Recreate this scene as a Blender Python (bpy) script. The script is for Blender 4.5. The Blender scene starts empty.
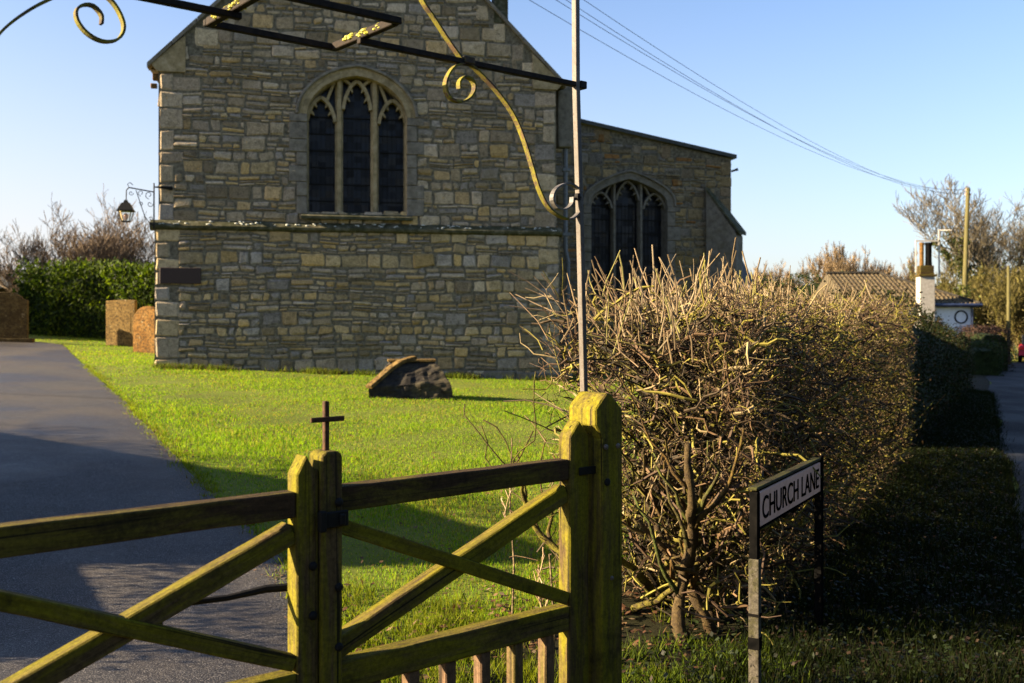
import bpy, math, random
import numpy as np
from mathutils import Vector, Matrix
random.seed(7); RNG = np.random.default_rng(11)
R = math.radians
S = bpy.context.scene
COL = S.collection
EYE = 1.58; F = 1000.0; HX = 512.0; HY = 320.0          # eye height, focal length and horizon in pixels
PHI = R(11.5)                                           # how far the church front is turned
SUN_EL = R(20.0); SUN_AZ = PHI - R(1.2)                 # sun comes from the left, grazing the church front

# ---------------------------------------------------------------- camera, sky, sun, exposure
cd = bpy.data.cameras.new('camera'); cam = bpy.data.objects.new('camera', cd); COL.objects.link(cam)
cam.location = (0, 0, EYE); cam.rotation_euler = (R(90), 0, 0)
cd.sensor_width = 36.0; cd.lens = 36.0 * F / 1024.0; cd.shift_y = -21.5 / 1024.0
cd.clip_start = 0.05; cd.clip_end = 2000
cd.dof.use_dof = True; cd.dof.focus_distance = 4.3; cd.dof.aperture_fstop = 4.5
S.camera = cam
W = bpy.data.worlds.new('World'); S.world = W; W.use_nodes = True
nt = W.node_tree; sky = nt.nodes.new('ShaderNodeTexSky'); sky.sky_type = 'NISHITA'; sky.sun_disc = False
TS = Vector((-math.cos(SUN_AZ) * math.cos(SUN_EL), -math.sin(SUN_AZ) * math.cos(SUN_EL), math.sin(SUN_EL)))  # towards the sun
sky.sun_elevation = SUN_EL; sky.sun_rotation = math.atan2(TS.x, TS.y)
sky.altitude = 0; sky.air_density = 1.0; sky.dust_density = 1.2; sky.ozone_density = 4.2
# low winter haze paling the sky towards the horizon, more on the sun's side
wtc = nt.nodes.new('ShaderNodeTexCoord'); wsx = nt.nodes.new('ShaderNodeSeparateXYZ'); nt.links.new(wtc.outputs['Generated'], wsx.inputs[0])
def wm(op, a_, b_):
    m = nt.nodes.new('ShaderNodeMath'); m.operation = op
    for k_, v_ in ((0, a_), (1, b_)):
        if isinstance(v_, (int, float)): m.inputs[k_].default_value = v_
        else: nt.links.new(v_, m.inputs[k_])
    return m.outputs[0]
wz = nt.nodes.new('ShaderNodeMapRange'); nt.links.new(wsx.outputs[2], wz.inputs[0]); wz.inputs[1].default_value = 0.0; wz.inputs[2].default_value = 0.42; wz.inputs[3].default_value = 1; wz.inputs[4].default_value = 0
wl = nt.nodes.new('ShaderNodeMapRange'); nt.links.new(wsx.outputs[0], wl.inputs[0]); wl.inputs[1].default_value = 0.35; wl.inputs[2].default_value = -0.55; wl.inputs[3].default_value = .42; wl.inputs[4].default_value = 1.0
whf = wm('MULTIPLY', wm('POWER', wz.outputs[0], 1.7), wl.outputs[0])
wmx = nt.nodes.new('ShaderNodeMix'); wmx.data_type = 'RGBA'; nt.links.new(whf, wmx.inputs[0]); nt.links.new(sky.outputs[0], wmx.inputs[6]); wmx.inputs[7].default_value = (3.5, 3.45, 3.3, 1)
wti = nt.nodes.new('ShaderNodeMix'); wti.data_type = 'RGBA'; wti.blend_type = 'MULTIPLY'; wti.inputs[0].default_value = 1; nt.links.new(wmx.outputs[2], wti.inputs[6]); wti.inputs[7].default_value = (1.03, .96, .97, 1)
nt.links.new(wti.outputs[2], nt.nodes['Background'].inputs[0]); nt.nodes['Background'].inputs[1].default_value = 0.05
ld = bpy.data.lights.new('sun', 'SUN'); ld.energy = 5.0; ld.angle = R(0.55); ld.color = (1.0, 0.80, 0.52)
sun = bpy.data.objects.new('sun', ld); COL.objects.link(sun)
sun.rotation_euler = TS.to_track_quat('Z', 'Y').to_euler()
vs = S.view_settings; vs.view_transform = 'Standard'; vs.look = 'None'; vs.exposure = 2.52; vs.gamma = 1.0; vs.use_curve_mapping = False
S.cycles.max_bounces = 6; S.cycles.transparent_max_bounces = 6; S.cycles.transmission_bounces = 3
S.cycles.diffuse_bounces = 3; S.cycles.glossy_bounces = 3; S.cycles.use_denoising = True

# ---------------------------------------------------------------- helpers
def H(x, y):                                            # height of the terrain
    x = np.asarray(x, float); y = np.asarray(y, float)
    xx = np.clip(x, -26, 30); yy = np.clip(y, -10, 60)
    z = -0.047 * xx + 0.0135 * (yy - 4)
    z = z - 0.16 * np.exp(-((x - 2.4 - 0.49 * y) / 3.2) ** 2) * np.clip((y - 6) / 10, 0, 1) * 0.0
    return z
def Hf(x, y): return float(H(x, y))
def P(px, py, Y): return Vector(((px - HX) / F * Y, Y, EYE + (HY - py) / F * Y))
def X_(px, Y): return (px - HX) / F * Y
def Z_(py, Y): return EYE + (HY - py) / F * Y
def G(px, py):                                          # ground point seen at a pixel
    lo, hi = 1.0, 200.0
    for _ in range(60):
        m = (lo + hi) / 2; p = P(px, py, m)
        if p.z > Hf(p.x, p.y): lo = m
        else: hi = m
    return P(px, py, lo)

def tag(o, label=None, cat=None, group=None, kind=None):
    if label: o['label'] = label
    if cat: o['category'] = cat
    if group: o['group'] = group
    if kind: o['kind'] = kind
    return o
def empty(name, loc=(0, 0, 0), rz=0.0):
    o = bpy.data.objects.new(name, None); COL.objects.link(o); o.location = loc; o.rotation_euler = (0, 0, rz)
    o.empty_display_size = 0.2
    return o
def mat_of(o):
    m = Matrix.LocRotScale(o.location, o.rotation_euler, o.scale)
    return (mat_of(o.parent) @ m) if o.parent else m
def link(o, parent=None, world=False):
    COL.objects.link(o)
    if parent is not None:
        o.parent = parent
        if world:                                       # the mesh was written in world coordinates
            m = mat_of(parent).inverted() @ mat_of_self(o); o.location, q, o.scale = m.decompose(); o.rotation_euler = q.to_euler()
    return o
def mat_of_self(o): return Matrix.LocRotScale(o.location, o.rotation_euler, o.scale)
def copy_tree(o, parent=None):
    c = o.copy(); COL.objects.link(c); c.parent = parent
    for ch in [k for k in bpy.data.objects if k.parent == o and k != c]: copy_tree(ch, c)
    return c

def mesh_np(name, V, faces, mats, parent=None, cols=None, smooth=False, world=False, bevel=0):
    """V (n,3); faces = list of (m,k) index arrays; cols = per-face colours in the same order."""
    me = bpy.data.meshes.new(name)
    V = np.asarray(V, np.float32); me.vertices.add(len(V)); me.vertices.foreach_set('co', V.ravel())
    faces = [np.asarray(f, np.int32) for f in faces if len(f)]
    tot = np.concatenate([np.full(len(f), f.shape[1], np.int32) for f in faces])
    idx = np.concatenate([f.ravel() for f in faces])
    me.loops.add(len(idx)); me.loops.foreach_set('vertex_index', idx)
    me.polygons.add(len(tot)); st = np.concatenate([[0], np.cumsum(tot)[:-1]]).astype(np.int32)
    me.polygons.foreach_set('loop_start', st)
    me.polygons.foreach_set('use_smooth', np.full(len(tot), smooth, bool))
    if cols is not None:
        a = me.attributes.new('col', 'FLOAT_VECTOR', 'FACE')
        a.data.foreach_set('vector', np.asarray(cols, np.float32).ravel())
    me.update(calc_edges=True); me.validate()
    for m in (mats if isinstance(mats, (list, tuple)) else [mats]): me.materials.append(m)
    o = bpy.data.objects.new(name, me); link(o, parent, world)
    if bevel: add_bevel(o, bevel)
    return o
def add_bevel(o, w, seg=1):
    b = o.modifiers.new('bevel', 'BEVEL'); b.width = w; b.segments = seg; b.limit_method = 'ANGLE'; b.angle_limit = R(35)

class MB:
    def __init__(s): s.v = []; s.f = {3: [], 4: []}; s.ng = []; s.c = {3: [], 4: []}; s.cn = []
    def add(s, vs, fs, col=(1, 1, 1)):
        b = len(s.v); s.v += [tuple(v) for v in vs]
        for f in fs:
            g = [i + b for i in f]
            if len(g) in (3, 4): s.f[len(g)].append(g); s.c[len(g)].append(col)
            else: s.ng.append(g); s.cn.append(col)
    def box(s, x0, x1, y0, y1, z0, z1, M=None, col=(1, 1, 1)):
        v = [(x0,y0,z0),(x1,y0,z0),(x1,y1,z0),(x0,y1,z0),(x0,y0,z1),(x1,y0,z1),(x1,y1,z1),(x0,y1,z1)]
        if M is not None: v = [M @ Vector(p) for p in v]
        s.add(v, [(0,3,2,1),(4,5,6,7),(0,1,5,4),(1,2,6,5),(2,3,7,6),(3,0,4,7)], col)
    def prism(s, poly, d0, d1, axis='y', M=None, col=(1, 1, 1)):   # poly in two axes, extruded along the third
        n = len(poly); v = []
        for d in (d0, d1):
            for a, b in poly: v.append({'y': (a, d, b), 'x': (d, a, b), 'z': (a, b, d)}[axis])
        if M is not None: v = [M @ Vector(p) for p in v]
        s.add(v, [tuple(range(n)), tuple(range(2*n-1, n-1, -1))] + [((i+1) % n, i, n+i, n+(i+1) % n) for i in range(n)], col)
    def tube(s, pts, r, n=8, flat=None, col=(1, 1, 1)):
        pts = [Vector(p) for p in pts]; rs = r if isinstance(r, (list, tuple)) else [r]*len(pts)
        ring = []; up0 = None
        for i, p in enumerate(pts):
            t = (pts[min(i+1, len(pts)-1)] - pts[max(i-1, 0)])
            t = t.normalized() if t.length > 1e-9 else Vector((0, 0, 1))
            if up0 is None: up0 = Vector((0, 0, 1)) if abs(t.z) < .9 else Vector((1, 0, 0))
            a = t.cross(up0).normalized(); b = a.cross(t).normalized(); up0 = b
            ring.append([p + a*rs[i]*math.cos(2*math.pi*k/n) + b*rs[i]*math.sin(2*math.pi*k/n) for k in range(n)])
        v = [q for g in ring for q in g]; f = []
        for i in range(len(pts)-1):
            for k in range(n): f.append((i*n+k, i*n+(k+1) % n, (i+1)*n+(k+1) % n, (i+1)*n+k))
        f.append(tuple(range(n-1, -1, -1))); f.append(tuple((len(pts)-1)*n+k for k in range(n)))
        s.add(v, f, col)
    def ribbon(s, pts, side, wid, thick, col=(1, 1, 1)):    # flat bar: wid along 'side', thick across, along pts
        pts = [Vector(p) for p in pts]; side = Vector(side).normalized(); v = []; f = []
        for i, p in enumerate(pts):
            t = (pts[min(i+1, len(pts)-1)] - pts[max(i-1, 0)]).normalized(); nn = t.cross(side).normalized()
            th = thick[i] if isinstance(thick, (list, tuple)) else thick
            for a, b in ((-1, -1), (1, -1), (1, 1), (-1, 1)): v.append(p + side*wid/2*a + nn*th/2*b)
        for i in range(len(pts)-1):
            for k in range(4): f.append((i*4+k, i*4+(k+1) % 4, (i+1)*4+(k+1) % 4, (i+1)*4+k))
        f.append((3, 2, 1, 0)); m = (len(pts)-1)*4; f.append((m, m+1, m+2, m+3)); s.add(v, f, col)
    def lathe(s, prof, n=12, c=(0, 0, 0), col=(1, 1, 1)):
        v = []; f = []
        for r, z in prof:
            for k in range(n): v.append((c[0]+r*math.cos(2*math.pi*k/n), c[1]+r*math.sin(2*math.pi*k/n), c[2]+z))
        for i in range(len(prof)-1):
            for k in range(n): f.append((i*n+k, i*n+(k+1) % n, (i+1)*n+(k+1) % n, (i+1)*n+k))
        f.append(tuple(range(n-1, -1, -1))); f.append(tuple((len(prof)-1)*n+k for k in range(n)))
        s.add(v, f, col)
    def build(s, name, mat, parent=None, smooth=False, world=False, bevel=0, keep=False):
        me = bpy.data.meshes.new(name)
        fs = s.f[3] + s.f[4] + s.ng; cs = s.c[3] + s.c[4] + s.cn
        me.from_pydata([tuple(v) for v in s.v], [], fs)
        a = me.attributes.new('col', 'FLOAT_VECTOR', 'FACE'); a.data.foreach_set('vector', np.asarray(cs, np.float32).ravel())
        if smooth: me.polygons.foreach_set('use_smooth', np.ones(len(fs), bool))
        me.update(); me.materials.append(mat)
        o = bpy.data.objects.new(name, me); link(o, parent, world)
        if bevel: add_bevel(o, bevel)
        return o

def tubes(Pt, Rd, n=3):                                 # Pt (N,K,3), Rd (N,K) -> vertices, quads for N thin tubes
    N, K, _ = Pt.shape
    T = np.empty_like(Pt); T[:, 1:-1] = Pt[:, 2:] - Pt[:, :-2]; T[:, 0] = Pt[:, 1]-Pt[:, 0]; T[:, -1] = Pt[:, -1]-Pt[:, -2]
    T /= np.linalg.norm(T, axis=2, keepdims=True) + 1e-9
    ref = np.where(np.abs(T[:, :1, 2:3]) > .9, np.array([[[1., 0, 0]]]), np.array([[[0, 0, 1.]]]))
    A = np.cross(T, np.broadcast_to(ref, T.shape)); A /= np.linalg.norm(A, axis=2, keepdims=True) + 1e-9
    B = np.cross(A, T)
    ang = 2*np.pi*np.arange(n)/n
    V = Pt[:, :, None, :] + Rd[:, :, None, None]*(A[:, :, None, :]*np.cos(ang)[None, None, :, None] + B[:, :, None, :]*np.sin(ang)[None, None, :, None])
    V = V.reshape(-1, 3)
    i = np.arange(N)[:, None, None]*K*n; k = np.arange(K-1)[None, :, None]*n; j = np.arange(n)[None, None, :]; j2 = (j+1) % n
    Q = np.stack([i+k+j, i+k+j2, i+k+n+j2, i+k+n+j], -1).reshape(-1, 4)
    caps = [np.arange(N)[:, None]*K*n + (K-1)*n + np.arange(n)[None, :]]
    return V, Q, caps
def leaves(Pc, D, U, L, Wd):                            # diamond leaves: centre, direction, side, length, width
    a = Pc - D*L[:, None]*.5; b = Pc + U*Wd[:, None]*.5 + D*L[:, None]*.05; c = Pc + D*L[:, None]*.5; d = Pc - U*Wd[:, None]*.5
    V = np.stack([a, b, c, d], 1).reshape(-1, 3); Q = np.arange(len(Pc)*4).reshape(-1, 4); return V, Q
def unit(a): return a/(np.linalg.norm(a, axis=-1, keepdims=True)+1e-9)
def rnd_dirs(n): return unit(RNG.normal(size=(n, 3)))
def vary(base, n, amt=.25, hue=.08):
    b = np.asarray(base, float)[None]*(1+RNG.uniform(-amt, amt, (n, 1)))*(1+RNG.uniform(-hue, hue, (n, 3))); return np.clip(b, 0, 1)
def mixcols(list_, w, n, amt=.25):
    k = RNG.choice(len(list_), n, p=np.array(w)/sum(w)); return np.clip(np.array(list_)[k]*(1+RNG.uniform(-amt, amt, (n, 1))), 0, 1)

# ---------------------------------------------------------------- materials
class NT:
    def __init__(s, name):
        s.m = bpy.data.materials.new(name); s.m.use_nodes = True; s.t = s.m.node_tree; s.b = s.t.nodes['Principled BSDF']
        s.out = s.t.nodes['Material Output']; s.tc = s.n('ShaderNodeTexCoord')
    def n(s, t, **k):
        o = s.t.nodes.new(t)
        for a, b in k.items(): setattr(o, a, b)
        return o
    def l(s, a, b): s.t.links.new(a, b)
    def coords(s, scale=(1, 1, 1), rnd=True):
        mp = s.n('ShaderNodeMapping'); s.l(s.tc.outputs['Object'], mp.inputs[0]); mp.inputs[3].default_value = scale
        if rnd:
            oi = s.n('ShaderNodeObjectInfo'); mu = s.n('ShaderNodeMath', operation='MULTIPLY'); s.l(oi.outputs['Random'], mu.inputs[0]); mu.inputs[1].default_value = 40
            cb = s.n('ShaderNodeCombineXYZ'); s.l(mu.outputs[0], cb.inputs[0]); s.l(mu.outputs[0], cb.inputs[2]); s.l(cb.outputs[0], mp.inputs[1])
        return mp.outputs[0]
    def noise(s, scale, detail=6, rough=.6, co=None, dist=0):
        x = s.n('ShaderNodeTexNoise'); x.inputs['Scale'].default_value = scale; x.inputs['Detail'].default_value = detail
        x.inputs['Roughness'].default_value = rough; x.inputs['Distortion'].default_value = dist
        s.l(co if co is not None else s.tc.outputs['Object'], x.inputs['Vector']); return x.outputs['Fac']
    def ramp(s, fac, stops):
        r = s.n('ShaderNodeValToRGB'); s.l(fac, r.inputs[0]); e = r.color_ramp.elements
        while len(e) < len(stops): e.new(.5)
        for i, (p, c) in enumerate(stops):
            e[i].position = p; e[i].color = (c, c, c, 1) if isinstance(c, (int, float)) else (*c, 1)
        return r.outputs[0]
    def mix(s, fac, a, b, mode='MIX'):
        m = s.n('ShaderNodeMix', data_type='RGBA', blend_type=mode)
        for k, v in ((0, fac), (6, a), (7, b)):
            if isinstance(v, (int, float)): m.inputs[k].default_value = v if k == 0 else (v, v, v, 1)
            elif isinstance(v, tuple): m.inputs[k].default_value = (*v, 1)
            else: s.l(v, m.inputs[k])
        return m.outputs[2]
    def attr(s, name='col'):
        a = s.n('ShaderNodeAttribute', attribute_name=name); return a.outputs['Vector']
    def base(s, c):
        if isinstance(c, tuple): s.b.inputs['Base Color'].default_value = (*c, 1)
        else: s.l(c, s.b.inputs['Base Color'])
    def bump(s, h, st=.5, dist=.01):
        b = s.n('ShaderNodeBump'); b.inputs['Strength'].default_value = st; b.inputs['Distance'].default_value = dist
        s.l(h, b.inputs['Height']); s.l(b.outputs[0], s.b.inputs['Normal']); return b.outputs[0]
    def rough(s, v, spec=None, metal=None):
        if isinstance(v, (int, float)): s.b.inputs['Roughness'].default_value = v
        else: s.l(v, s.b.inputs['Roughness'])
        if spec is not None: s.b.inputs['Specular IOR Level'].default_value = spec
        if metal is not None: s.b.inputs['Metallic'].default_value = metal

def m_attr(name, rough=.8, spec=.2, ns=30, amt=.5, bump=.3, bd=.004, trans=0.0, tint=(1, 1, 1)):
    n = NT(name); nz = n.noise(ns); v = n.ramp(nz, [(.3, 1-amt), (.7, 1+amt*.4 if 1+amt*.4 <= 1 else 1.0)])
    c = n.mix(1.0, n.attr(), v, 'MULTIPLY'); n.base(c); n.rough(rough, spec)
    if bump: n.bump(nz, bump, bd)
    if trans:
        t = n.n('ShaderNodeBsdfTranslucent'); cc = n.mix(1.0, c, tint, 'MULTIPLY'); n.l(cc, t.inputs[0])
        mx = n.n('ShaderNodeMixShader'); mx.inputs[0].default_value = trans; n.l(n.b.outputs[0], mx.inputs[1]); n.l(t.outputs[0], mx.inputs[2]); n.l(mx.outputs[0], n.out.inputs[0])
    return n.m
def m_simple(name, a, b, scale=8, rough=.7, spec=.3, bump=.3, bd=.005, metal=0, co=None, lo=.35, hi=.65, detail=8):
    n = NT(name); c = n.coords(co if co else (1, 1, 1)); nz = n.noise(scale, detail, .65, c)
    n.base(n.ramp(nz, [(lo, a), (hi, b)])); n.rough(rough, spec, metal)
    if bump: n.bump(nz, bump, bd)
    return n.m

def make_stone():
    n = NT('rubble_stone'); a = n.attr()
    f = n.noise(9, 10, .7); g = n.noise(45, 6, .7); big = n.noise(.8, 4, .6)
    c = n.mix(1.0, a, n.ramp(f, [(.30, .40), (.46, .9), (.64, 1.15)]), 'MULTIPLY')
    c = n.mix(1.0, c, n.ramp(g, [(.35, .45), (.6, 1.0)]), 'MULTIPLY')
    c = n.mix(n.ramp(big, [(.50, 0.0), (.68, .45)]), c, (.10, .085, .04))            # dark weathering
    l = n.noise(3.2, 8, .75); c = n.mix(n.ramp(l, [(.60, 0.0), (.68, .55)]), c, (.36, .31, .20))   # pale lichen
    o = n.noise(5.5, 8, .7); c = n.mix(n.ramp(o, [(.63, 0.0), (.70, .6)]), c, (.42, .27, .08))
    c = n.mix(1.0, c, n.mix(0.0, (1.36, 1.22, 1.07), (1, 1, 1)), 'MULTIPLY'); n.base(c); n.rough(.92, .1); n.bump(n.mix(.5, f, g), .9, .03); return n.m
def make_dressed(name, a, b, c3):
    n = NT(name); f = n.noise(7, 10, .7); g = n.noise(60, 5, .7); c = n.ramp(f, [(.3, a), (.5, b), (.7, c3)])
    c = n.mix(1.0, c, n.ramp(g, [(.3, .7), (.6, 1.0)]), 'MULTIPLY')
    d = n.noise(1.7, 6, .7); c = n.mix(n.ramp(d, [(.52, 0.0), (.66, .6)]), c, (.09, .075, .04))
    n.base(c); n.rough(.9, .15); n.bump(n.mix(.5, f, g), .6, .012); return n.m
def make_wood(name, base, moss, amount, dark=(.012, .009, .004)):
    n = NT(name); gr = n.coords((2.5, 38, 38)); gz = n.noise(1.5, 9, .75, gr, .4)
    bl = n.coords((1, 1, 1)); st = n.coords((1.0, 7, 7)); z = n.noise(2.2, 10, .78, st, .5); z2 = n.noise(4.0, 8, .75, bl)
    c = n.ramp(gz, [(.25, tuple(x*.35 for x in base)), (.5, base), (.78, tuple(min(1, x*1.8) for x in base))])
    mm = n.ramp(z, [(.52-amount*.3, 0.0), (.66-amount*.25, 1.0)])
    c = n.mix(mm, c, n.ramp(gz, [(.25, tuple(x*.45 for x in moss)), (.75, tuple(x*1.15 for x in moss))]))
    c = n.mix(n.ramp(z2, [(.53, 0.0), (.68, .85)]), c, dark)
    cr = n.coords((.9, 60, 60)); ck = n.noise(1.0, 3, .5, cr, .6)
    c = n.mix(n.ramp(ck, [(.33, .9), (.38, 0.0)]), c, (.006, .005, .003))
    fz = n.noise(70, 5, .8, bl); c = n.mix(1.0, c, n.ramp(fz, [(.35, .55), (.6, 1.0)]), 'MULTIPLY')
    n.base(c); n.rough(.85, .15); n.bump(n.mix(.5, gz, fz), .9, .006); return n.m
def make_ground(name, A, B, C, s=1.0, bump=.6):
    n = NT(name); z = n.noise(.35*s, 8, .6); y = n.noise(14*s, 8, .75)
    c = n.ramp(z, [(.35, A), (.65, B)]); c = n.mix(n.ramp(y, [(.45, 0.0), (.7, .7)]), c, C)
    n.base(c); n.rough(.95, .1); n.bump(y, bump, .03); return n.m
def make_asphalt(name, base, light, brown, rough=.75, joints=()):
    n = NT(name); v = n.n('ShaderNodeTexVoronoi'); v.inputs['Scale'].default_value = 120; n.l(n.tc.outputs['Object'], v.inputs['Vector'])
    z = n.noise(1.3, 7, .65); y = n.noise(150, 3, .6); w = n.noise(.45, 5, .6)
    c = n.ramp(y, [(.40, tuple(x*.45 for x in base)), (.52, base), (.66, light)])
    y2 = n.noise(34, 8, .85); c = n.mix(1.0, c, n.ramp(y2, [(.38, .35), (.58, 1.0)]), 'MULTIPLY')
    c = n.mix(n.ramp(z, [(.45, 0.0), (.7, .55)]), c, brown)
    c = n.mix(n.ramp(v.outputs['Distance'], [(.0, .35), (.3, 0.0)]), c, light)
    for jy in joints:
        sx = n.n('ShaderNodeSeparateXYZ'); n.l(n.tc.outputs['Object'], sx.inputs[0]); q = n.noise(1.5, 5, .7)
        m1 = n.n('ShaderNodeMath', operation='MULTIPLY_ADD'); n.l(q, m1.inputs[0]); m1.inputs[1].default_value = .5; n.l(sx.outputs[1], m1.inputs[2])
        m2 = n.n('ShaderNodeMath', operation='SUBTRACT'); n.l(m1.outputs[0], m2.inputs[0]); m2.inputs[1].default_value = jy+.25
        m3 = n.n('ShaderNodeMath', operation='ABSOLUTE'); n.l(m2.outputs[0], m3.inputs[0])
        c = n.mix(n.ramp(m3.outputs[0], [(.03, .85), (.09, 0.0)]), c, (.015, .012, .010))
    wt = n.ramp(w, [(.42, .8), (.52, 1.0)]); c = n.mix(1.0, c, wt, 'MULTIPLY')
    n.base(c); n.l(n.ramp(w, [(.42, rough-.3), (.6, rough)]), n.b.inputs['Roughness']); n.b.inputs['Specular IOR Level'].default_value = .3 if rough < .9 else .1
    n.bump(n.mix(.5, y, y2), .6, .012); return n.m
def make_glass(name, base, r=.15):
    n = NT(name); v = n.n('ShaderNodeTexVoronoi'); v.distance = 'CHEBYCHEV'; v.inputs['Scale'].default_value = 6.5; v.inputs['Randomness'].default_value = .25
    n.l(n.tc.outputs['Object'], v.inputs['Vector']); sp = n.n('ShaderNodeSeparateColor'); n.l(v.outputs['Color'], sp.inputs[0]); w = n.noise(2.5, 3, .5)
    n.base(n.ramp(sp.outputs[0], [(.2, base), (.9, tuple(x*3.5 for x in base))])); n.rough(n.ramp(sp.outputs[1], [(.2, .15), (.9, .45)]), .14)
    nm = n.n('ShaderNodeVectorMath', operation='SUBTRACT'); n.l(v.outputs['Color'], nm.inputs[0]); nm.inputs[1].default_value = (.5, .5, .5)
    sc = n.n('ShaderNodeVectorMath', operation='SCALE'); n.l(nm.outputs[0], sc.inputs[0]); sc.inputs[3].default_value = .07
    ge = n.n('ShaderNodeNewGeometry'); ad = n.n('ShaderNodeVectorMath', operation='ADD'); n.l(ge.outputs['Normal'], ad.inputs[0]); n.l(sc.outputs[0], ad.inputs[1])
    no = n.n('ShaderNodeVectorMath', operation='NORMALIZE'); n.l(ad.outputs[0], no.inputs[0]); n.l(no.outputs[0], n.b.inputs['Normal']); return n.m

M = {}
M['stone'] = make_stone()
M['mortar'] = m_simple('mortar', (0.0525, 0.045, 0.033), (0.18, 0.158, 0.112), 14, .95, .1, .9, .02)
M['dressed'] = make_dressed('dressed_stone', (0.152, 0.117, 0.0622), (0.276, 0.215, 0.117), (0.372, 0.304, 0.194))
M['dressed_grey'] = make_dressed('grey_dressed_stone', (0.0781, 0.0691, 0.0536), (0.157, 0.139, 0.112), (0.223, 0.202, 0.161))
M['string'] = make_dressed('mossy_moulding', (0.021, 0.0245, 0.0105), (0.049, 0.049, 0.0245), (0.154, 0.147, 0.112))
M['glass'] = make_glass('leaded_glass', (.0025, .003, .0045), .35)
M['lead'] = m_simple('lead', (.05, .055, .06), (.12, .13, .14), 20, .5, .5, .2)
M['leadroof'] = m_simple('dark_roof_lead', (0.018, 0.021, 0.018), (0.048, 0.051, 0.048), 6, .6, .3, .2)
M['slate'] = m_simple('slate', (0.06, 0.078, 0.108), (0.108, 0.132, 0.18), 12, .5, .5, .4)
M['wood_gate'] = make_wood('mossy_gate_wood', (.080, .052, .022), (.175, .150, .006), .40)
M['wood_dark'] = make_wood('dark_gate_wood', (.045, .026, .012), (.13, .105, .012), .22)
M['wood_pale'] = make_wood('bare_paling_wood', (.125, .075, .042), (.12, .10, .02), .1)
M['wood_post'] = make_wood('mossy_post_wood', (.075, .052, .016), (.20, .170, .006), .42)
M['iron'] = m_simple('rusty_iron', (.006, .005, .004), (.022, .014, .009), 35, .8, .15, .6, .004)
M['iron_black'] = m_simple('black_iron', (.003, .003, .003), (.008, .007, .006), 30, .7, .2, .3)
def lichen_iron(name, cover):
    n = NT(name); z = n.noise(16, 10, .85); y = n.noise(7, 5, .6)
    c = n.ramp(y, [(.35, (.02, .016, .012)), (.6, (.10, .06, .035))])
    c = n.mix(n.ramp(z, [(.62-cover*.4, 0.0), (.70-cover*.4, 1.0)]), c, n.ramp(y, [(.3, (.075, .068, .008)), (.7, (.19, .165, .014))]))
    n.base(c); n.rough(.8, .2); n.bump(z, .8, .004); return n.m
M['iron_lichen'] = lichen_iron('lichen_iron', .38)
M['iron_scroll'] = lichen_iron('scroll_iron', .43)
n_ = NT('pole_iron'); z_ = n_.noise(60, 5, .7); y_ = n_.noise(9, 6, .7, n_.coords((1, 1, .3)))
n_.base(n_.mix(n_.ramp(z_, [(.36, 1.0), (.46, 0.0)]), n_.ramp(y_, [(.35, (.030, .022, .017)), (.6, (.105, .088, .070))]), (.05, .03, .02))); n_.rough(.6, .4); n_.bump(z_, .5, .003); M['pole'] = n_.m
M['lichen'] = m_simple('yellow_lichen', (0.324, 0.288, 0.027), (0.495, 0.468, 0.144), 60, .95, .1, .9, .004)
M['path'] = make_asphalt('path_asphalt', (.040, .036, .036), (.24, .22, .20), (.058, .044, .032), .80, (14.6, 24.5))
M['road'] = make_asphalt('lane_asphalt', (.030, .031, .036), (.07, .07, .075), (.04, .036, .03), .95)
M['ground'] = make_ground('lawn_soil', (0.081, 0.101, 0.0146), (0.13, 0.15, 0.0243), (0.0567, 0.0648, 0.0121))
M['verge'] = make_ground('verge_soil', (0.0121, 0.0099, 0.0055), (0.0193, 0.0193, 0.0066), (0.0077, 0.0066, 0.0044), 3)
M['grass'] = m_attr('grass_blades', .75, .12, 3, .3, 0, trans=.55, tint=(1, 1, .5))
M['leafy'] = m_attr('leaf', .6, .3, 6, .3, 0, trans=.4, tint=(1, 1, .6))
M['drylitter'] = m_attr('dry_leaf', .7, .2, 12, .3, 0, trans=.25)
M['laurel'] = m_attr('laurel_leaf', .6, .15, 5, .3, 0, trans=.5, tint=(1.0, 1, .5))
M['twig'] = m_attr('twig_bark', .75, .2, 40, .35, .3, .002)
n_ = NT('mossy_bark'); f_ = n_.noise(22, 9, .8); g_2 = n_.noise(70, 6, .7); c_ = n_.mix(1.0, n_.attr(), n_.ramp(g_2, [(.35, .35), (.62, 1.0)]), 'MULTIPLY')
c_ = n_.mix(n_.ramp(f_, [(.47, 0.0), (.56, .9)]), c_, (.035, .024, .014)); n_.base(c_); n_.rough(.9, .1); n_.bump(n_.mix(.5, f_, g_2), 1.0, .012); M['bark'] = n_.m
M['fartwig'] = m_attr('far_twig', .9, .1, 5, .2, 0)
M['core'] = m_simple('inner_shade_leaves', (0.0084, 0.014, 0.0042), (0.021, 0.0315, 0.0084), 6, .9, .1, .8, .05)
def make_headstone(name, base, light):
    n = NT(name); f = n.noise(5, 10, .75, n.coords()); g = n.noise(16, 8, .75); c = n.ramp(f, [(.3, tuple(x*.35 for x in base)), (.5, base), (.68, light)])
    c = n.mix(n.ramp(g, [(.48, 0.0), (.56, .85)]), c, (.035, .024, .012)); h = n.noise(9, 8, .7, n.coords()); c = n.mix(n.ramp(h, [(.62, 0.0), (.68, .7)]), c, (.26, .22, .13))
    n.base(c); n.rough(.95, .1); n.bump(n.mix(.5, f, g), .9, .02); return n.m
M['headstone'] = make_headstone('sandstone', (.13, .082, .028), (.19, .13, .048))
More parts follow.
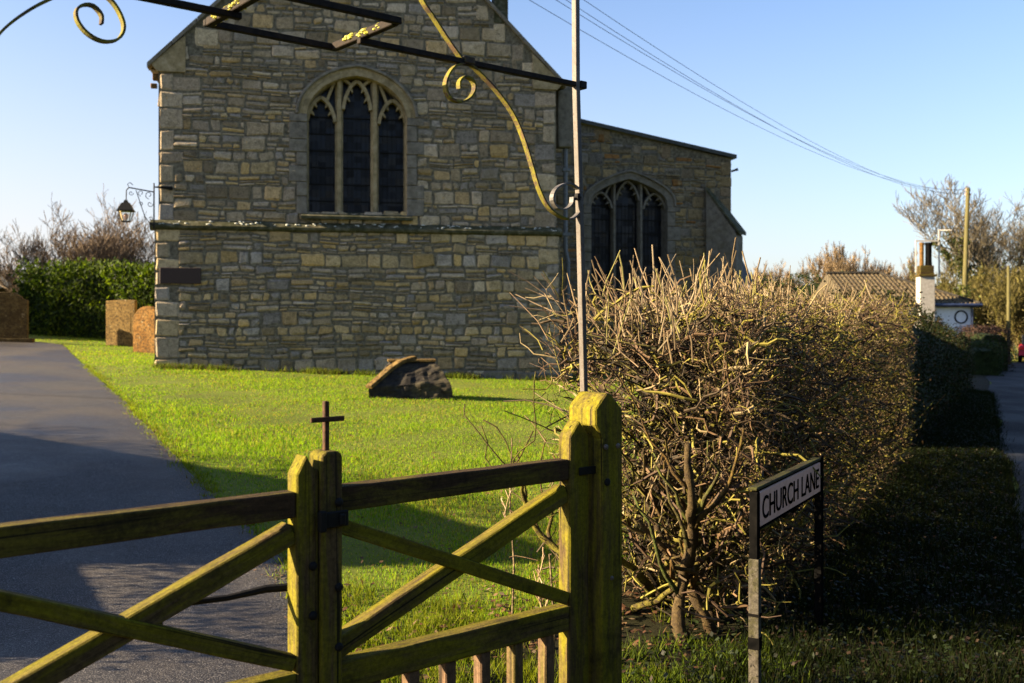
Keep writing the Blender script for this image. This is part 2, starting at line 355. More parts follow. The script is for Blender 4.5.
M['headstone2'] = make_headstone('orange_sandstone', (.15, .075, .020), (.20, .115, .036)); M['headstone3'] = make_headstone('shade_dark_sandstone', (.075, .055, .022), (.11, .085, .035))  # last one is sandstone darkened to paint in the shade on it
M['tomb'] = make_dressed('tomb_stone', (0.0099, 0.00825, 0.00743), (0.0264, 0.0231, 0.0198), (0.0561, 0.0462, 0.0297))
M['plate'] = m_simple('sign_warm_white', (.50, .27, .20), (.72, .42, .32), 25, .6, .2, .1, lo=.2, hi=.5)  # plate white tinted pink, painting in warm reflected sunlight
M['black'] = m_simple('black_paint', (.003, .003, .003), (.007, .0065, .006), 20, .9, .0, .3)
M['postgrey'] = make_wood('weathered_grey_wood', (.075, .065, .05), (.06, .055, .025), .2)
M['render'] = m_simple('white_render', (.55, .57, .62), (.68, .70, .75), 4, .9, .2, .2)
M['chim'] = m_simple('pale_chimney_render', (0.252, 0.228, 0.204), (0.372, 0.348, 0.312), 9, .9, .2, .4)
M['pole_wood'] = m_simple('pole_wood', (.055, .050, .018), (.11, .095, .04), 3, .85, .1, .3, co=(8, 8, .6))
# ---------------------------------------------------------------- terrain, path, lane
def axis_vals(lo, hi, st, far):
    a = list(np.arange(lo, hi+st*.5, st)); k = st
    while a[-1] < far: k *= 1.5; a.append(a[-1]+k)
    k = st
    while a[0] > -far: k *= 1.5; a.insert(0, a[0]-k)
    return np.array(a)
xs = axis_vals(-26, 30, 1.0, 1200); ys = axis_vals(-10, 60, 1.0, 1200)
gx, gy = np.meshgrid(xs, ys); gz = H(gx, gy); nx, ny = len(xs), len(ys)
i_, j_ = np.meshgrid(np.arange(nx-1), np.arange(ny-1)); b_ = (j_*nx+i_).ravel()
ground = mesh_np('ground', np.stack([gx, gy, gz], -1).reshape(-1, 3), [np.stack([b_, b_+1, b_+nx+1, b_+nx], 1)], M['ground'], smooth=True)
tag(ground, kind='structure')
def strip(name, left, right, off, mat, n=1):             # sheet between two polylines of (x, y)
    V = []; Q = []
    m = 8
    for (a, b) in zip(left, right):
        for k in range(m+1):
            t = k/m; x = a[0]*(1-t)+b[0]*t; y = a[1]*(1-t)+b[1]*t; V.append((x, y, Hf(x, y)+off))
    for i in range(len(left)-1):
        for k in range(m): q = i*(m+1)+k; Q.append((q, q+1, q+m+2, q+m+1))
    o = mesh_np(name, V, [np.array(Q)], mat, smooth=True); return tag(o, kind='structure')
edge_px = [(62, 345), (78, 360), (97, 378), (122, 400), (150, 430), (180, 463), (205, 490), (255, 530), (288, 568), (325, 630), (345, 683)]
PR = [(G(a, b).x, G(a, b).y) for a, b in edge_px][::-1]
PR = [(1.2, -1.5), (.4, .6), (-.2, 2.7)] + PR + [(PR[-1][0]-4, PR[-1][1]+3)]
PLx = [(-2.2, -1.5), (-1.9, .6), (-1.75, 2.2), (-2.2, 4.3), (-2.7, 5.2), (-3.5, 6.1), (-4.2, 7.0), (-5.2, 8.2), (-6.2, 9.5), (-7.6, 11.5), (-8.8, 14), (-12, 18)]
def resample(pl, n):
    p = np.array(pl); d = np.concatenate([[0], np.cumsum(np.linalg.norm(np.diff(p, axis=0), axis=1))]); t = np.linspace(0, d[-1], n)
    return np.stack([np.interp(t, d, p[:, 0]), np.interp(t, d, p[:, 1])], 1)
PLx = PLx + [(-17.5, 24), (-24, 31)]
rr, ll = resample(PR, 60), resample(PLx, 60)
rr[2:-2] += RNG.normal(0, .012, (56, 2))
path = strip('path', ll, rr, .014, M['path'])
def path_right(y): return np.interp(y, rr[:, 1], rr[:, 0])
def path_left(y): return np.interp(y, ll[:, 1], ll[:, 0])
LD = np.array([6.23, 13.4]); LD /= np.linalg.norm(LD); LN = np.array([LD[1], -LD[0]])      # lane direction, towards its right
LP = np.array([4.83, 9.6])
ss = np.concatenate([np.arange(-16, 40, 1.0), np.array([44, 50, 60, 80])])
bend = np.where(ss > 26, (ss-26)**2*.0035, 0)
wob = np.sin(ss*.9)*.06+np.sin(ss*2.3)*.03
le = LP[None]+LD[None]*ss[:, None]+LN[None]*(bend+wob)[:, None]; ri = LP[None]+LD[None]*ss[:, None]+LN[None]*(bend+4.6)[:, None]
road = strip('road', le, ri, .014, M['road'])
HD = np.array([.454, .891]); HN = np.array([.891, -.454]); HS = np.array([.70, 5.3])        # the hedge line
sv = np.arange(-1.5, 46.5, 1.0)
vl = HS[None]+HD[None]*sv[:, None]-HN[None]*.6; t_ = (vl-LP[None])@LD
vr = LP[None]+LD[None]*t_[:, None]+LN[None]*.02
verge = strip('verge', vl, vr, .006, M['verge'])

# ---------------------------------------------------------------- the church
Z0 = 0.2; C0 = np.array([X_(158.5, 21.1), 21.1]); cph, sph = math.cos(PHI), math.sin(PHI)
def CU(px, s=0.0):
    k = (px-HX)/F; return (k*(C0[1]+s*cph)-C0[0]+s*sph)/(cph-k*sph)
def CZ(px, py, s=0.0):
    u = CU(px, s); Y = C0[1]+u*sph+s*cph; return EYE+(HY-py)/F*Y-Z0
def CUZ(px, py, s=0.0): return CU(px, s), CZ(px, py, s)
church = empty('church', (C0[0], C0[1], Z0), PHI)
tag(church, 'old rubble stone church with tall arched window in its gable end', 'church')
Wd = CU(556); uR0 = CU(563)
ZS = CZ(350, 229)                                        # string course
ZE = (CZ(150, 60)+CZ(558, 76))/2                         # eaves
SL = 1.0
def gable(u): return ZE+SL*(Wd/2-abs(u-Wd/2))
GREY = [(.25, .22, .175), (.32, .285, .225), (.22, .215, .205), (.36, .32, .24), (.33, .26, .15), (.19, .165, .12), (.29, .25, .18), (.33, .30, .25), (.23, .20, .15)]
GOLD = [(.33, .28, .17), (.37, .285, .14), (.29, .25, .165), (.255, .25, .235), (.38, .31, .18), (.21, .18, .12), (.32, .27, .17)]
def opening(uc, a, zs, zp, rise, flat=False):
    def arch(t):
        if flat: return rise*(.45*(max(0, 1-abs(t)**4))**.25+.55*(1-abs(t)**1.25))
        return rise*(.88*math.sqrt(max(0, 1-t*t))+.12*(1-abs(t)))
    return dict(uc=uc, a=a, zs=zs, zp=zp, rise=rise, f=arch)
def half_at(o, z, grow):                                 # half width of an opening, grown, at height z
    if z < o['zs']-.02: return 0
    if z <= o['zp']: return o['a']+grow
    a = o['a']+grow; h = o['rise']+grow; q = (z-o['zp'])/h
    return 0 if q >= 1 else a*math.sqrt(1-q*q)
def stones(name, u0, u1, z0, ztop, ops, zones, depth_of=lambda u, z: 0.0, seed=3, parent=church, edgeq=(True, True), prot=.022, grow=.22):
    rg = random.Random(seed); V = []; Q = []; C = []
    def stone(a, b, c, d, col, y0, p):
        e = min(.04, (b-a)*.25, (d-c)*.28); g = rg.uniform(.003, .012); n0 = len(V)
        us = [a+g, a+g+e, b-g-e, b-g]; zs = [c+g, c+g+e, d-g-e, d-g]; j = min(.028, (d-c)*.14)
        for iz in range(4):
            for iu in range(4):
                inner = iu in (1, 2) and iz in (1, 2)
                cor = iu in (0, 3) and iz in (0, 3)
                uu = us[iu]+rg.uniform(-j, j); zz = zs[iz]+rg.uniform(-j, j)
                if cor: q = rg.uniform(.1, .8); uu += (e*q if iu == 0 else -e*q); zz += (e*q if iz == 0 else -e*q)
                V.append((uu, y0-(p*rg.uniform(.75, 1.2) if inner else -.012), zz))
        for iz in range(3):
            for iu in range(3):
                k = n0+iz*4+iu; Q.append((k, k+1, k+5, k+4)); C.append(col)
    qh = []; z = z0
    while z < ztop: h = rg.uniform(.28, .46); qh.append((z, z+h, rg.random() < .5)); z += h
    def qw(zc, right):
        for a, b, s in qh:
            if a <= zc < b: return (.52 if (s ^ right) else .33)
        return .4
    topu = lambda u, z: ztop
    def lim(z):                                         # horizontal limits under the gable or roof line
        return zones['lim'](z) if 'lim' in zones else (u0, u1)
    for a, b, s in qh:
        l, r = lim(b)
        if r-l < 1.0: continue
        for right in (False, True):
            if not edgeq[1 if right else 0]: continue
            w = .52 if (s ^ right) else .33
            f_ = rg.uniform(.8, 1.15); c = tuple(x*f_ for x in rg.choice(zones['quoin']))
            x0, x1 = (l, l+w) if not right else (r-w, r)
            if not any(abs((x0+x1)/2-o['uc']) < half_at(o, (a+b)/2, grow) for o in ops): stone(x0, x1, a, b, c, depth_of((x0+x1)/2, a), .018)
    z = z0
    while z < ztop:
        h = rg.uniform(.19, .33); kd, pal = zones['course'](z, rg); zc = z+h/2; l, r = lim(z+h)
        if edgeq[0]: l += max(qw(z+.005, False), qw(z+h-.005, False))-.05
        if edgeq[1]: r -= max(qw(z+.005, True), qw(z+h-.005, True))-.05
        segs = [(l, r)]
        for o in ops:
            hw = half_at(o, zc, grow)
            if hw: segs = [(a, min(b, o['uc']-hw)) for a, b in segs if a < o['uc']]+[(max(a, o['uc']+hw), b) for a, b in segs if b > o['uc']]
        for a, b in segs:
            x = a
            while x < b-.05:
                pt = zones['thin'](x, z); n = 1 if rg.random() > pt else rg.choice((2, 2, 3) if h < .27 else (2, 3, 3))
                W = (rg.uniform(.7, 1.9)*h if n == 1 else rg.uniform(.35, .9)); W = max(.14, W)
                if b-(x+W) < .14: W = b-x
                cuts = [0]+sorted(rg.uniform(.2, .8) if n == 2 else (k+rg.uniform(.25, .75)+.15)/3.3 for k in range(n-1))+[1]
                for k in range(n):
                    za, zb = z+h*cuts[k], z+h*cuts[k+1]; xx = x
                    if zb-za < .03: continue
                    while xx < x+W-.02:
                        w = W if n == 1 else min(rg.uniform(.16, .55), x+W-xx)
                        if x+W-(xx+w) < .1: w = x+W-xx
                        f_ = rg.uniform(.72, 1.2); c = tuple(q*f_ for q in rg.choice(pal)); dz = rg.uniform(-.008, .008)
                        stone(xx, xx+w, za+dz, zb+dz, c, depth_of(xx, z), prot*rg.uniform(.2, 1.7)); xx += w
                x += W
        z += h
    V = [(u, y, z+.022*math.sin(1.3*u+2.1*z)+.010*math.sin(4.1*u-1.7*z)+.007*math.sin(9*u+5*z)) if .6 < u < Wd*3 else (u, y, z) for u, y, z in V]
    o = mesh_np(name, V, [np.array(Q)], M['stone'], parent, C); return o
def backing(name, u0, u1, z0, top, ops, y, parent=church, mat=None):
    us = sorted(set([round(x, 4) for x in np.linspace(u0, u1, 40)]+[u1/2+u0/2]+[round(o['uc']+o['a']*t, 4) for o in ops for t in np.linspace(-1, 1, 25)]))
    mb = MB()
    for a, b in zip(us[:-1], us[1:]):
        mid = (a+b)/2; o = next((o for o in ops if abs(mid-o['uc']) < o['a']), None)
        def q(za, zb, zc, zd): mb.add([(a, y, za), (b, y, zb), (b, y, zc), (a, y, zd)], [(0, 1, 2, 3)])
        if o:
            q(z0, z0, o['zs'], o['zs']); ta, tb = (a-o['uc'])/o['a'], (b-o['uc'])/o['a']
            q(o['zp']+o['f'](ta), o['zp']+o['f'](tb), top(b), top(a))
        else: q(z0, z0, top(b), top(a))
    return mb.build(name, mat or M['mortar'], parent)
def arch_pts(o, grow, n=28, down=True):
    p = []
    if down: p.append((o['uc']-o['a']-grow, o['zs']))
    for k in range(n+1):
        t = -1+2*k/n; t = math.sin(t*math.pi/2)
        nr = math.hypot(t, math.sqrt(max(0, 1-t*t)))
        p.append((o['uc']+t*(o['a']+grow), o['zp']+o['f'](t)*(o['rise']+grow)/o['rise']))
    if down: p.append((o['uc']+o['a']+grow, o['zs']))
    return p
def ring(mb, o, g0, g1, y0, y1, down=False, n=28):         # stone ring between two grown outlines
    A = arch_pts(o, g0, n, down); B = arch_pts(o, g1, n, down)
    for i in range(len(A)-1):
        a, b, c, d = A[i], A[i+1], B[i+1], B[i]
        v = [(a[0], y0, a[1]), (b[0], y0, b[1]), (c[0], y0, c[1]), (d[0], y0, d[1]), (a[0], y1, a[1]), (b[0], y1, b[1]), (c[0], y1, c[1]), (d[0], y1, d[1])]
        f = [(0, 1, 2, 3), (0, 4, 5, 1), (3, 2, 6, 7)]
        if i == 0: f.append((0, 3, 7, 4))
        if i == len(A)-2: f.append((1, 5, 6, 2))
        mb.add(v, f)
def window(o, y, parent, lights=3, mw=.16, seed=1, head=.5, mat='dressed', y_face=0, clear=.36, spring=None):
    """tracery window: glass, jamb stones, arch ring, hood mould, mullions, cusped light heads, sill, saddle bars"""
    w = MB(); p = arch_pts(o, 0.0, 28, True); n = len(p)
    w.add([(a, y_face+clear, b) for a, b in p], [tuple(range(n-1, -1, -1))]); win = w.build('window', M['glass'], parent)
    r = MB(); rg = random.Random(seed)
    for i in range(n-1):                                   # splayed reveal
        (a, b), (c, d) = p[i], p[i+1]
        r.add([(a, y_face-.01, b), (c, y_face-.01, d), (c*.96+o['uc']*.04, y_face+clear, d-.03 if i not in (0, n-2) else d), (a*.96+o['uc']*.04, y_face+clear, b-.03 if i not in (0, n-2) else b)], [(0, 3, 2, 1)])
    ring(r, o, .0, .095, y_face-.035, y_face+.1); ring(r, o, .10, .185, y_face-.025, y_face+.1)
    r.build('surround', M[mat], win)
    hd = MB(); ring(hd, o, .185, .25, y_face-.085, y_face+.05); hd.build('hood_mould', M['dressed_grey'], win, bevel=.015)
    for sgn in (-1, 1):
        j = MB(); z = o['zs']
        while z < o['zp']-.05:
            h = min(rg.uniform(.26, .4), o['zp']-z)
            if o['zp']-z-h < .12: h = o['zp']-z
            wd = rg.choice((.22, .38)); a = o['uc']+sgn*o['a']; b = a+sgn*wd
            j.box(min(a, b), max(a, b), y_face-.035-rg.uniform(0, .01), y_face+.1, z+.006, z+h-.006); z += h
        j.build('jamb_stones', M['dressed_grey'], win, bevel=.012)
    s = MB(); s.prism([(y_face-.16, o['zs']-.10), (y_face-.16, o['zs']-.04), (y_face+.0, o['zs']+.03), (y_face+.34, o['zs']+.10), (y_face+.34, o['zs']-.10)], o['uc']-o['a']-.12, o['uc']+o['a']+.12, 'x'); s.build('sill', M['string'], win)
    lw = (2*o['a']-(lights-1)*mw)/lights; ym = y_face+.2
    zsp = spring if spring else o['zp']-.05
    for k in range(lights-1):                               # mullions rise to meet the arch
        c = o['uc']-o['a']+(k+1)*lw+(k+.5)*mw; t = (c-o['uc'])/o['a']; zt = o['zp']+o['f'](t)+.02
        m = MB(); m.prism([(c-mw/2, ym+.03), (c-mw*.22, ym-.09), (c+mw*.22, ym-.09), (c+mw/2, ym+.03), (c+mw/2, ym+.14), (c-mw/2, ym+.14)], o['zs'], zt, 'z'); m.build('mullion', M[mat], win)
    for k in range(lights):                                 # ogee heads with cusps
        x0 = o['uc']-o['a']+k*(lw+mw); x1 = x0+lw; xc = (x0+x1)/2; mid = (k == lights//2)
        zb = zsp+(head*.35 if mid else -head*.12); hh = head*(1.0 if mid else .85); tr = MB(); thick = mw*.42
        cap = lambda x: o['zp']+o['f']((max(-.999, min(.999, (x-o['uc'])/o['a']))))
        for sgn in (-1, 1):
            e = x0 if sgn < 0 else x1; pts = []
            for i in range(11):
                q = i/10; xx = e+(xc-e)*(q**1.5*.85+q*.15); zz = zb+hh*(1-(1-q)**1.8)*.9+hh*.1*q*q
                pts.append((xx, ym+.02, min(zz, cap(xx)+.03)))
            tr.ribbon(pts, (0, 1, 0), .20, thick)
            for q, ln in ((3, .12), (6, .10)):               # cusps
                a = Vector(pts[q]); b = Vector((xc, a.y, zb+hh*(.12 if q == 3 else .45))); d = (b-a).normalized()
                tr.ribbon([a, a+d*ln*.6*(lw/.62), a+d*ln*(lw/.62)+Vector((0, 0, -.02))], (0, 1, 0), .14, [thick*1.3, thick*.7, .015])
            # bar from head up to the arch
            a = Vector(pts[7]); b = Vector((e+(-sgn)*lw*.02, a.y, min(cap(e), a.z+.42)))
            if b.z-a.z > .08: tr.ribbon([a, (a+b)/2+Vector((0, 0, .02)), b], (0, 1, 0), .16, thick*.8)
        tr.build('tracery', M[mat], win)
    sb = MB(); z = o['zs']+.33
    while z < zsp+head*.6:
        hw = min(o['a'], half_at(o, z, 0)) ; sb.box(o['uc']-hw, o['uc']+hw, y_face+clear-.035, y_face+clear-.015, z, z+.022); z += .37
    for k in range(lights):
        x0 = o['uc']-o['a']+k*(lw+mw)
        for q in range(1, 6): sb.box(x0+lw*q/6-.004, x0+lw*q/6+.004, y_face+clear-.012, y_face+clear-.004, o['zs'], zsp+.1)
    sb.build('saddle_bars', M['iron_black'], win)
    return win
# -- chancel, the tall gable
ua, ub = CU(307), CU(406.8); zsill = CZ(357, 215.5)
W1 = opening((ua+ub)/2, (ub-ua)/2, zsill, CZ(357, 116), CZ(357, 76)-CZ(357, 116))
def course_hi(z, rg): return 0, (GREY if z > CZ(350, 120) else GREY+GOLD[:2])
def thin_hi(u, z):
    if z > CZ(350, 55): return .25
    if u > W1['uc']: return .30 if z < CZ(350, 150) else .45
    return .85 if z > CZ(350, 160) else .4
_st = {'n': 0, 'k': 0}
def course_lo(z, rg):
    _st['n'] += 1; _st['b'] = _st['n'] % 3 == 0
    return 0, (GREY if z < .45 else GOLD if _st['b'] else GREY+GOLD)
def thin_lo(u, z): return .08 if _st.get('b') else (.88 if u < Wd*.62 else .5)
def lim_g(z): return (max(0, (z-ZE)/SL)+.0, Wd-max(0, (z-ZE)/SL))
backing('gable_wall', 0, Wd, -.6, gable, [W1], .0)
stones('upper_stonework', 0, Wd, ZS+.08, ZE+Wd/2*SL-.3, [W1], dict(lim=lim_g, course=course_hi, thin=thin_hi, quoin=GREY[:4]), seed=5)
lo_op = []
backing('plinth_wall', -.07, Wd+.07, -.6, lambda u: ZS-.02, [], -.07)
stones('lower_stonework', -.07, Wd+.07, -.35, ZS-.05, [], dict(course=course_lo, thin=thin_lo, quoin=[(.30, .27, .21), (.36, .31, .20), (.26, .25, .23)]), depth_of=lambda u, z: -.07, seed=8)
fo = MB()                                                # footing course spreading at the base
rg = random.Random(4); x = -.14
while x < Wd+.1:
    w = rg.uniform(.3, .8); fo.box(x, x+w-.02, -.12-rg.uniform(0, .03), .1, -.5, .16+rg.uniform(0, .08)-x*.0, None); x += w
fo.build('footing', M['dressed_grey'], church, bevel=.02)
st = MB(); st.prism([(.02, ZS-.11), (-.10, ZS-.09), (-.16, ZS-.05), (-.17, ZS+.0), (-.02, ZS+.12), (.02, ZS+.12)], -.16, Wd+.12, 'x'); sc_ = st.build('string_course', M['string'], church)
rg = random.Random(31); lc = MB()
for k in range(70):                                      # crusts of pale lichen on the moulding
    x = rg.uniform(0, Wd); q = rg.uniform(.2, 1); y = -.17+.15*q; z = ZS+.0+.12*q; s = rg.uniform(.015, .05)
    lc.lathe([(s, -.004), (s*.9, .006), (s*.3, .012)], 7, (x, y, z))
lc.build('lichen_crust', m_simple('white_lichen', (.40, .42, .36), (.62, .62, .55), 40, .95, .1, .5), sc_)
W1o = window(W1, .0, church, 3, .175, 2, head=.62, spring=CZ(357, 116)-.05)
# side walls, roof, coping
sd = MB(); sd.box(-.0, .3, .31, 13, -.6, ZE, None); sd.box(Wd-.3, Wd, .31, 13, -.6, ZE); sd.box(.31, Wd-.31, 12.6, 13, -.6, ZE)
sd.build('side_walls', M['dressed'], church)
rf = MB(); ov = .22
for sgn in (-1, 1):
    def rp(d, up, y): return (Wd/2+sgn*(Wd/2-d), y, ZE+d*SL+up)
    a, b = -ov, Wd/2
    rf.add([rp(a, .04, .24), rp(a, .04, 13.2), rp(b, .04, 13.2), rp(b, .04, .24), rp(a, .16, .24), rp(a, .16, 13.2), rp(b, .16, 13.2), rp(b, .16, .24)],
           [(0, 1, 2, 3), (4, 7, 6, 5), (0, 4, 5, 1), (0, 3, 7, 4), (1, 5, 6, 2)])
rf.build('roof', M['leadroof'], church)
cp = MB()
for sgn in (-1, 1):
    L = Wd/2+ov; n = 9
    for k in range(n):
        d0 = -ov+L*k/n; d1 = -ov+L*(k+1)/n-.012
        pts = [(Wd/2+sgn*(Wd/2-d), y, ZE+d*SL+up) for d in (d0, d1) for up in (.0, .10) for y in (-.09, .24)]
        cp.add(pts, [(0, 1, 3, 2), (4, 6, 7, 5), (0, 4, 5, 1), (2, 3, 7, 6), (0, 2, 6, 4), (1, 5, 7, 3)])
cp.build('gable_coping', M['dressed_grey'], church)
# kneeler stones under the coping
for sgn in (-1, 1):
    e = Wd/2+sgn*Wd/2
    pl = [(e-sgn*.55, ZE-.28), (e+sgn*.02, ZE-.28), (e+sgn*.16, ZE-.12), (e+sgn*.2, ZE-.19), (e-sgn*.15, ZE+.14), (e-sgn*.55, ZE+.5)]
    kn = MB(); kn.prism(pl, -.06, .23, 'y'); kn.build('kneeler', M['dressed'], church)
bk = MB(); bk.box(-.13, 0, .05, .16, ZE-.45, ZE-.30); bk.box(-.17, -.04, .05, .14, ZE-.62, ZE-.52); bk.build('eaves_bracket', M['headstone2'], church, bevel=.01)
fn = MB(); u_, z_ = CUZ(501, 2); fn.box(u_-.16, u_+.16, -.02, .3, gable(u_)-.1, z_+.28); fn.build('roof_finial', M['string'], church)
# downpipe and hopper in the angle between the gable and the aisle
dp = MB(); ud = CU(558, .6)+.08; zt = CZ(558, 148, .6)
dp.tube([(ud+.1, .6, zt), (ud+.1, .6, CZ(558, 250, .6)), (ud+.16, .6, CZ(558, 262, .6)), (ud+.16, .6, -.1)], .055, 8)
for q in (.3, .62, .9): dp.box(ud+.02, ud+.2, .53, .66, q*zt, q*zt+.07)
dp.build('downpipe', M['lead'], church, smooth=False)
hp = MB(); hp.prism([(ud-.10, zt+.0), (ud+.22, zt), (ud+.26, zt+.35), (ud+.26, CZ(563, 84, .6)), (ud-.12, CZ(563, 84, .6)), (ud-.12, zt+.35)], .45, .75, 'y')
hp.build('stack_of_rainwater_head', M['dressed_grey'], church, bevel=.02)
# -- aisle: lower wall set back on the right, with lean-to roof
SB = 3.6
u0 = CU(556, SB)-.6; u1 = CU(731, SB)
zl = CZ(583, 124, SB); zr = CZ(729, 158, SB); ul_ = CU(583, SB)
def atop(u): return zl+(u-ul_)*(zr-zl)/(u1-ul_)
ua2, ub2 = CU(591, SB), CU(667, SB)
W2 = opening((ua2+ub2)/2, (ub2-ua2)/2, CZ(628, 300, SB), CZ(628, 206, SB), CZ(628, 177, SB)-CZ(628, 204, SB), True)
aisle = backing('aisle_wall', u0, u1, -.8, lambda u: atop(u)-.02, [W2], SB)
def lim_a(z): return (u0, min(u1, ul_+(z-zl)/((zr-zl)/(u1-ul_))) if z > zr-.02 else u1)
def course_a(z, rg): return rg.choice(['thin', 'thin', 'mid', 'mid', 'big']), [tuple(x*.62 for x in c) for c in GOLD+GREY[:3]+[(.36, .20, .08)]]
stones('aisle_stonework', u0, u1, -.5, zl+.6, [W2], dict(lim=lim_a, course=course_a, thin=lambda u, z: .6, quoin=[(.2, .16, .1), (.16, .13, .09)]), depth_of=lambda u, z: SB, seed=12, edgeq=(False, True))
window(W2, SB, church, 3, .13, 6, head=.5, mat='dressed_grey', y_face=SB, spring=CZ(628, 206, SB))
ar = MB(); o1 = .12
ar.add([(u0, SB-.12, atop(u0)+.0), (u1+o1, SB-.12, atop(u1+o1)), (u1+o1, 14, atop(u1+o1)), (u0, 14, atop(u0)), (u0, SB-.12, atop(u0)+.10), (u1+o1, SB-.12, atop(u1+o1)+.10), (u1+o1, 14, atop(u1+o1)+.10), (u0, 14, atop(u0)+.10)],
       [(0, 3, 2, 1), (4, 5, 6, 7), (0, 1, 5, 4), (1, 2, 6, 5), (2, 3, 7, 6)])
ar.build('aisle_roof', M['leadroof'], church)
aw = MB(); aw.box(u1-.3, u1, SB+.01, 13.8, -.8, zr-.05); aw.build('aisle_side_wall', M['dressed'], church)
gt = MB(); gt.tube([(u1+.05, SB+.1, zr-.35), (u1+.15, SB+.05, zr-.32), (u1+.2, SB, zr-.30)], [.03, .03, .045], 8); gt.build('gargoyle_spout', M['lead'], church)
# diagonal buttress with sloping mossy weathering
bt = MB(); t0, t1 = CZ(722, 197, SB-.5), CZ(736, 232, SB-.5); bu = u1-.35
Mb = Matrix.Translation((u1-.62, SB+.05, 0)) @ Matrix.Rotation(R(-42), 4, 'Z')
bt.prism([(0, -.8), (.86, -.8), (.86, t1-.12), (0.82, t1), (0, t0+.25)], -.28, .28, 'y', Mb); bt.build('buttress', M['dressed_grey'], church, bevel=.02)
wt = MB(); wt.prism([(-.0, t0+.31), (.94, t1+.01), (.94, t1-.08), (-.0, t0+.22)], -.32, .32, 'y', Mb); wt.build('buttress_weathering', M['string'], church)
# slate porch roof behind
lt = MB(); a_ = CU(737, 6); b_2 = CU(750, 6); zt = CZ(741, 244, 6); zb = CZ(748, 280, 6)
lt.add([(a_-.1, 6, zt), (b_2+.1, 6, zb), (b_2+.1, 10, zb), (a_-.1, 10, zt), (a_-.1, 6, zb-.2), (b_2+.1, 6, zb-.1), (b_2+.1, 10, zb-.1), (a_-.1, 10, zb-.2)], [(0, 1, 2, 3), (0, 4, 5, 1), (4, 7, 6, 5), (1, 5, 6, 2), (2, 6, 7, 3)])
lt.build('porch_roof', M['slate'], church)
lw_ = MB(); lw_.box(a_-.1, b_2-.05, 6.1, 9.9, -.8, zb-.21); lw_.build('porch_wall', M['dressed'], church)
# -- dark plaque on the wall
pq = MB(); a, b = CU(160.5), CU(201.5); c, d = CZ(180, 284), CZ(180, 268)
pq.box(a, b, -.135, -.085, c, d)
po = pq.build('wall_plaque', M['black'], None, bevel=.008); po.matrix_world = mat_of(church); po.location = church.location; po.rotation_euler = church.rotation_euler
po.data.materials[0] = m_simple('dark_oak_board', (.022, .012, .010), (.04, .024, .018), 12, .7, .3, .3, co=(2, 20, 20))
tag(po, 'long dark wooden board fixed low on the church wall', 'plaque')
# ---------------------------------------------------------------- the gate, its posts and the iron arch
GC = np.array([-.60, 2.88]); GD = np.array([.775, .632]); GD /= np.linalg.norm(GD); GNv = np.array([GD[1], -GD[0]])  # centre, direction, towards the camera
GA = math.atan2(GD[1], GD[0])
def GT(px, off=0.0):                                     # distance along the gate line for a pixel column
    k = (px-HX)/F; o = GC+GNv*off; return (k*o[1]-o[0])/(GD[0]-k*GD[1])
def GZ(px, py, off=0.0):
    t = GT(px, off); Y = (GC+GNv*off+GD*t)[1]; return EYE+(HY-py)/F*Y
def gp(t, z, off=0.0): o = GC+GD*t+GNv*off; return Vector((o[0], o[1], z))
MG = Matrix.Translation((GC[0], GC[1], 0)) @ Matrix.Rotation(GA, 4, 'Z')   # local x along the gate, local -y towards the camera
def part(mb, name, mat, parent, **k): return mb.build(name, mat, parent, **k)
def beam(name, p0, p1, w, d, mat, parent, bevel=.004, yoff=0.0, col=None):
    """beam between two (t, z) points of the gate plane; w in the plane, d across it; local x runs along it"""
    a = Vector((p0[0], yoff, p0[1])); b = Vector((p1[0], yoff, p1[1])); L = (b-a).length
    mb = MB(); n = 8; rg = random.Random(hash((round(p0[0], 3), round(p1[1], 3))) % 1000)
    v = []; f = []
    for i in range(n+1):
        x = L*i/n; j = lambda: rg.uniform(-.0012, .0012)
        v += [(x, -d/2+j(), -w/2+j()), (x, d/2+j(), -w/2+j()), (x, d/2+j(), w/2+j()), (x, -d/2+j(), w/2+j())]
    for i in range(n):
        for k in range(4): f.append((i*4+k, i*4+(k+1) % 4, (i+1)*4+(k+1) % 4, (i+1)*4+k))
    f += [(3, 2, 1, 0), (n*4, n*4+1, n*4+2, n*4+3)]
    mb.add(v, f); o = mb.build(name, mat, parent, bevel=bevel)
    o.location = a; o.rotation_euler = (0, -math.atan2(b.z-a.z, b.x-a.x), 0); return o
def upright(name, prof, d0, d1, mat, parent, x, bevel=.004):
    """post standing at x: prof in (u, z); the mesh is laid so its grain (local x) runs upward"""
    mb = MB(); n = len(prof); v = []
    for y in (d0, d1):
        for u, z in prof: v.append((z, y, -u))           # local x = up
    mb.add(v, [tuple(range(n)), tuple(range(2*n-1, n-1, -1))]+[((i+1) % n, i, n+i, n+(i+1) % n) for i in range(n)])
    o = mb.build(name, mat, parent, bevel=bevel); o.location = (x, 0, 0); o.rotation_euler = (0, R(-90), 0); return o

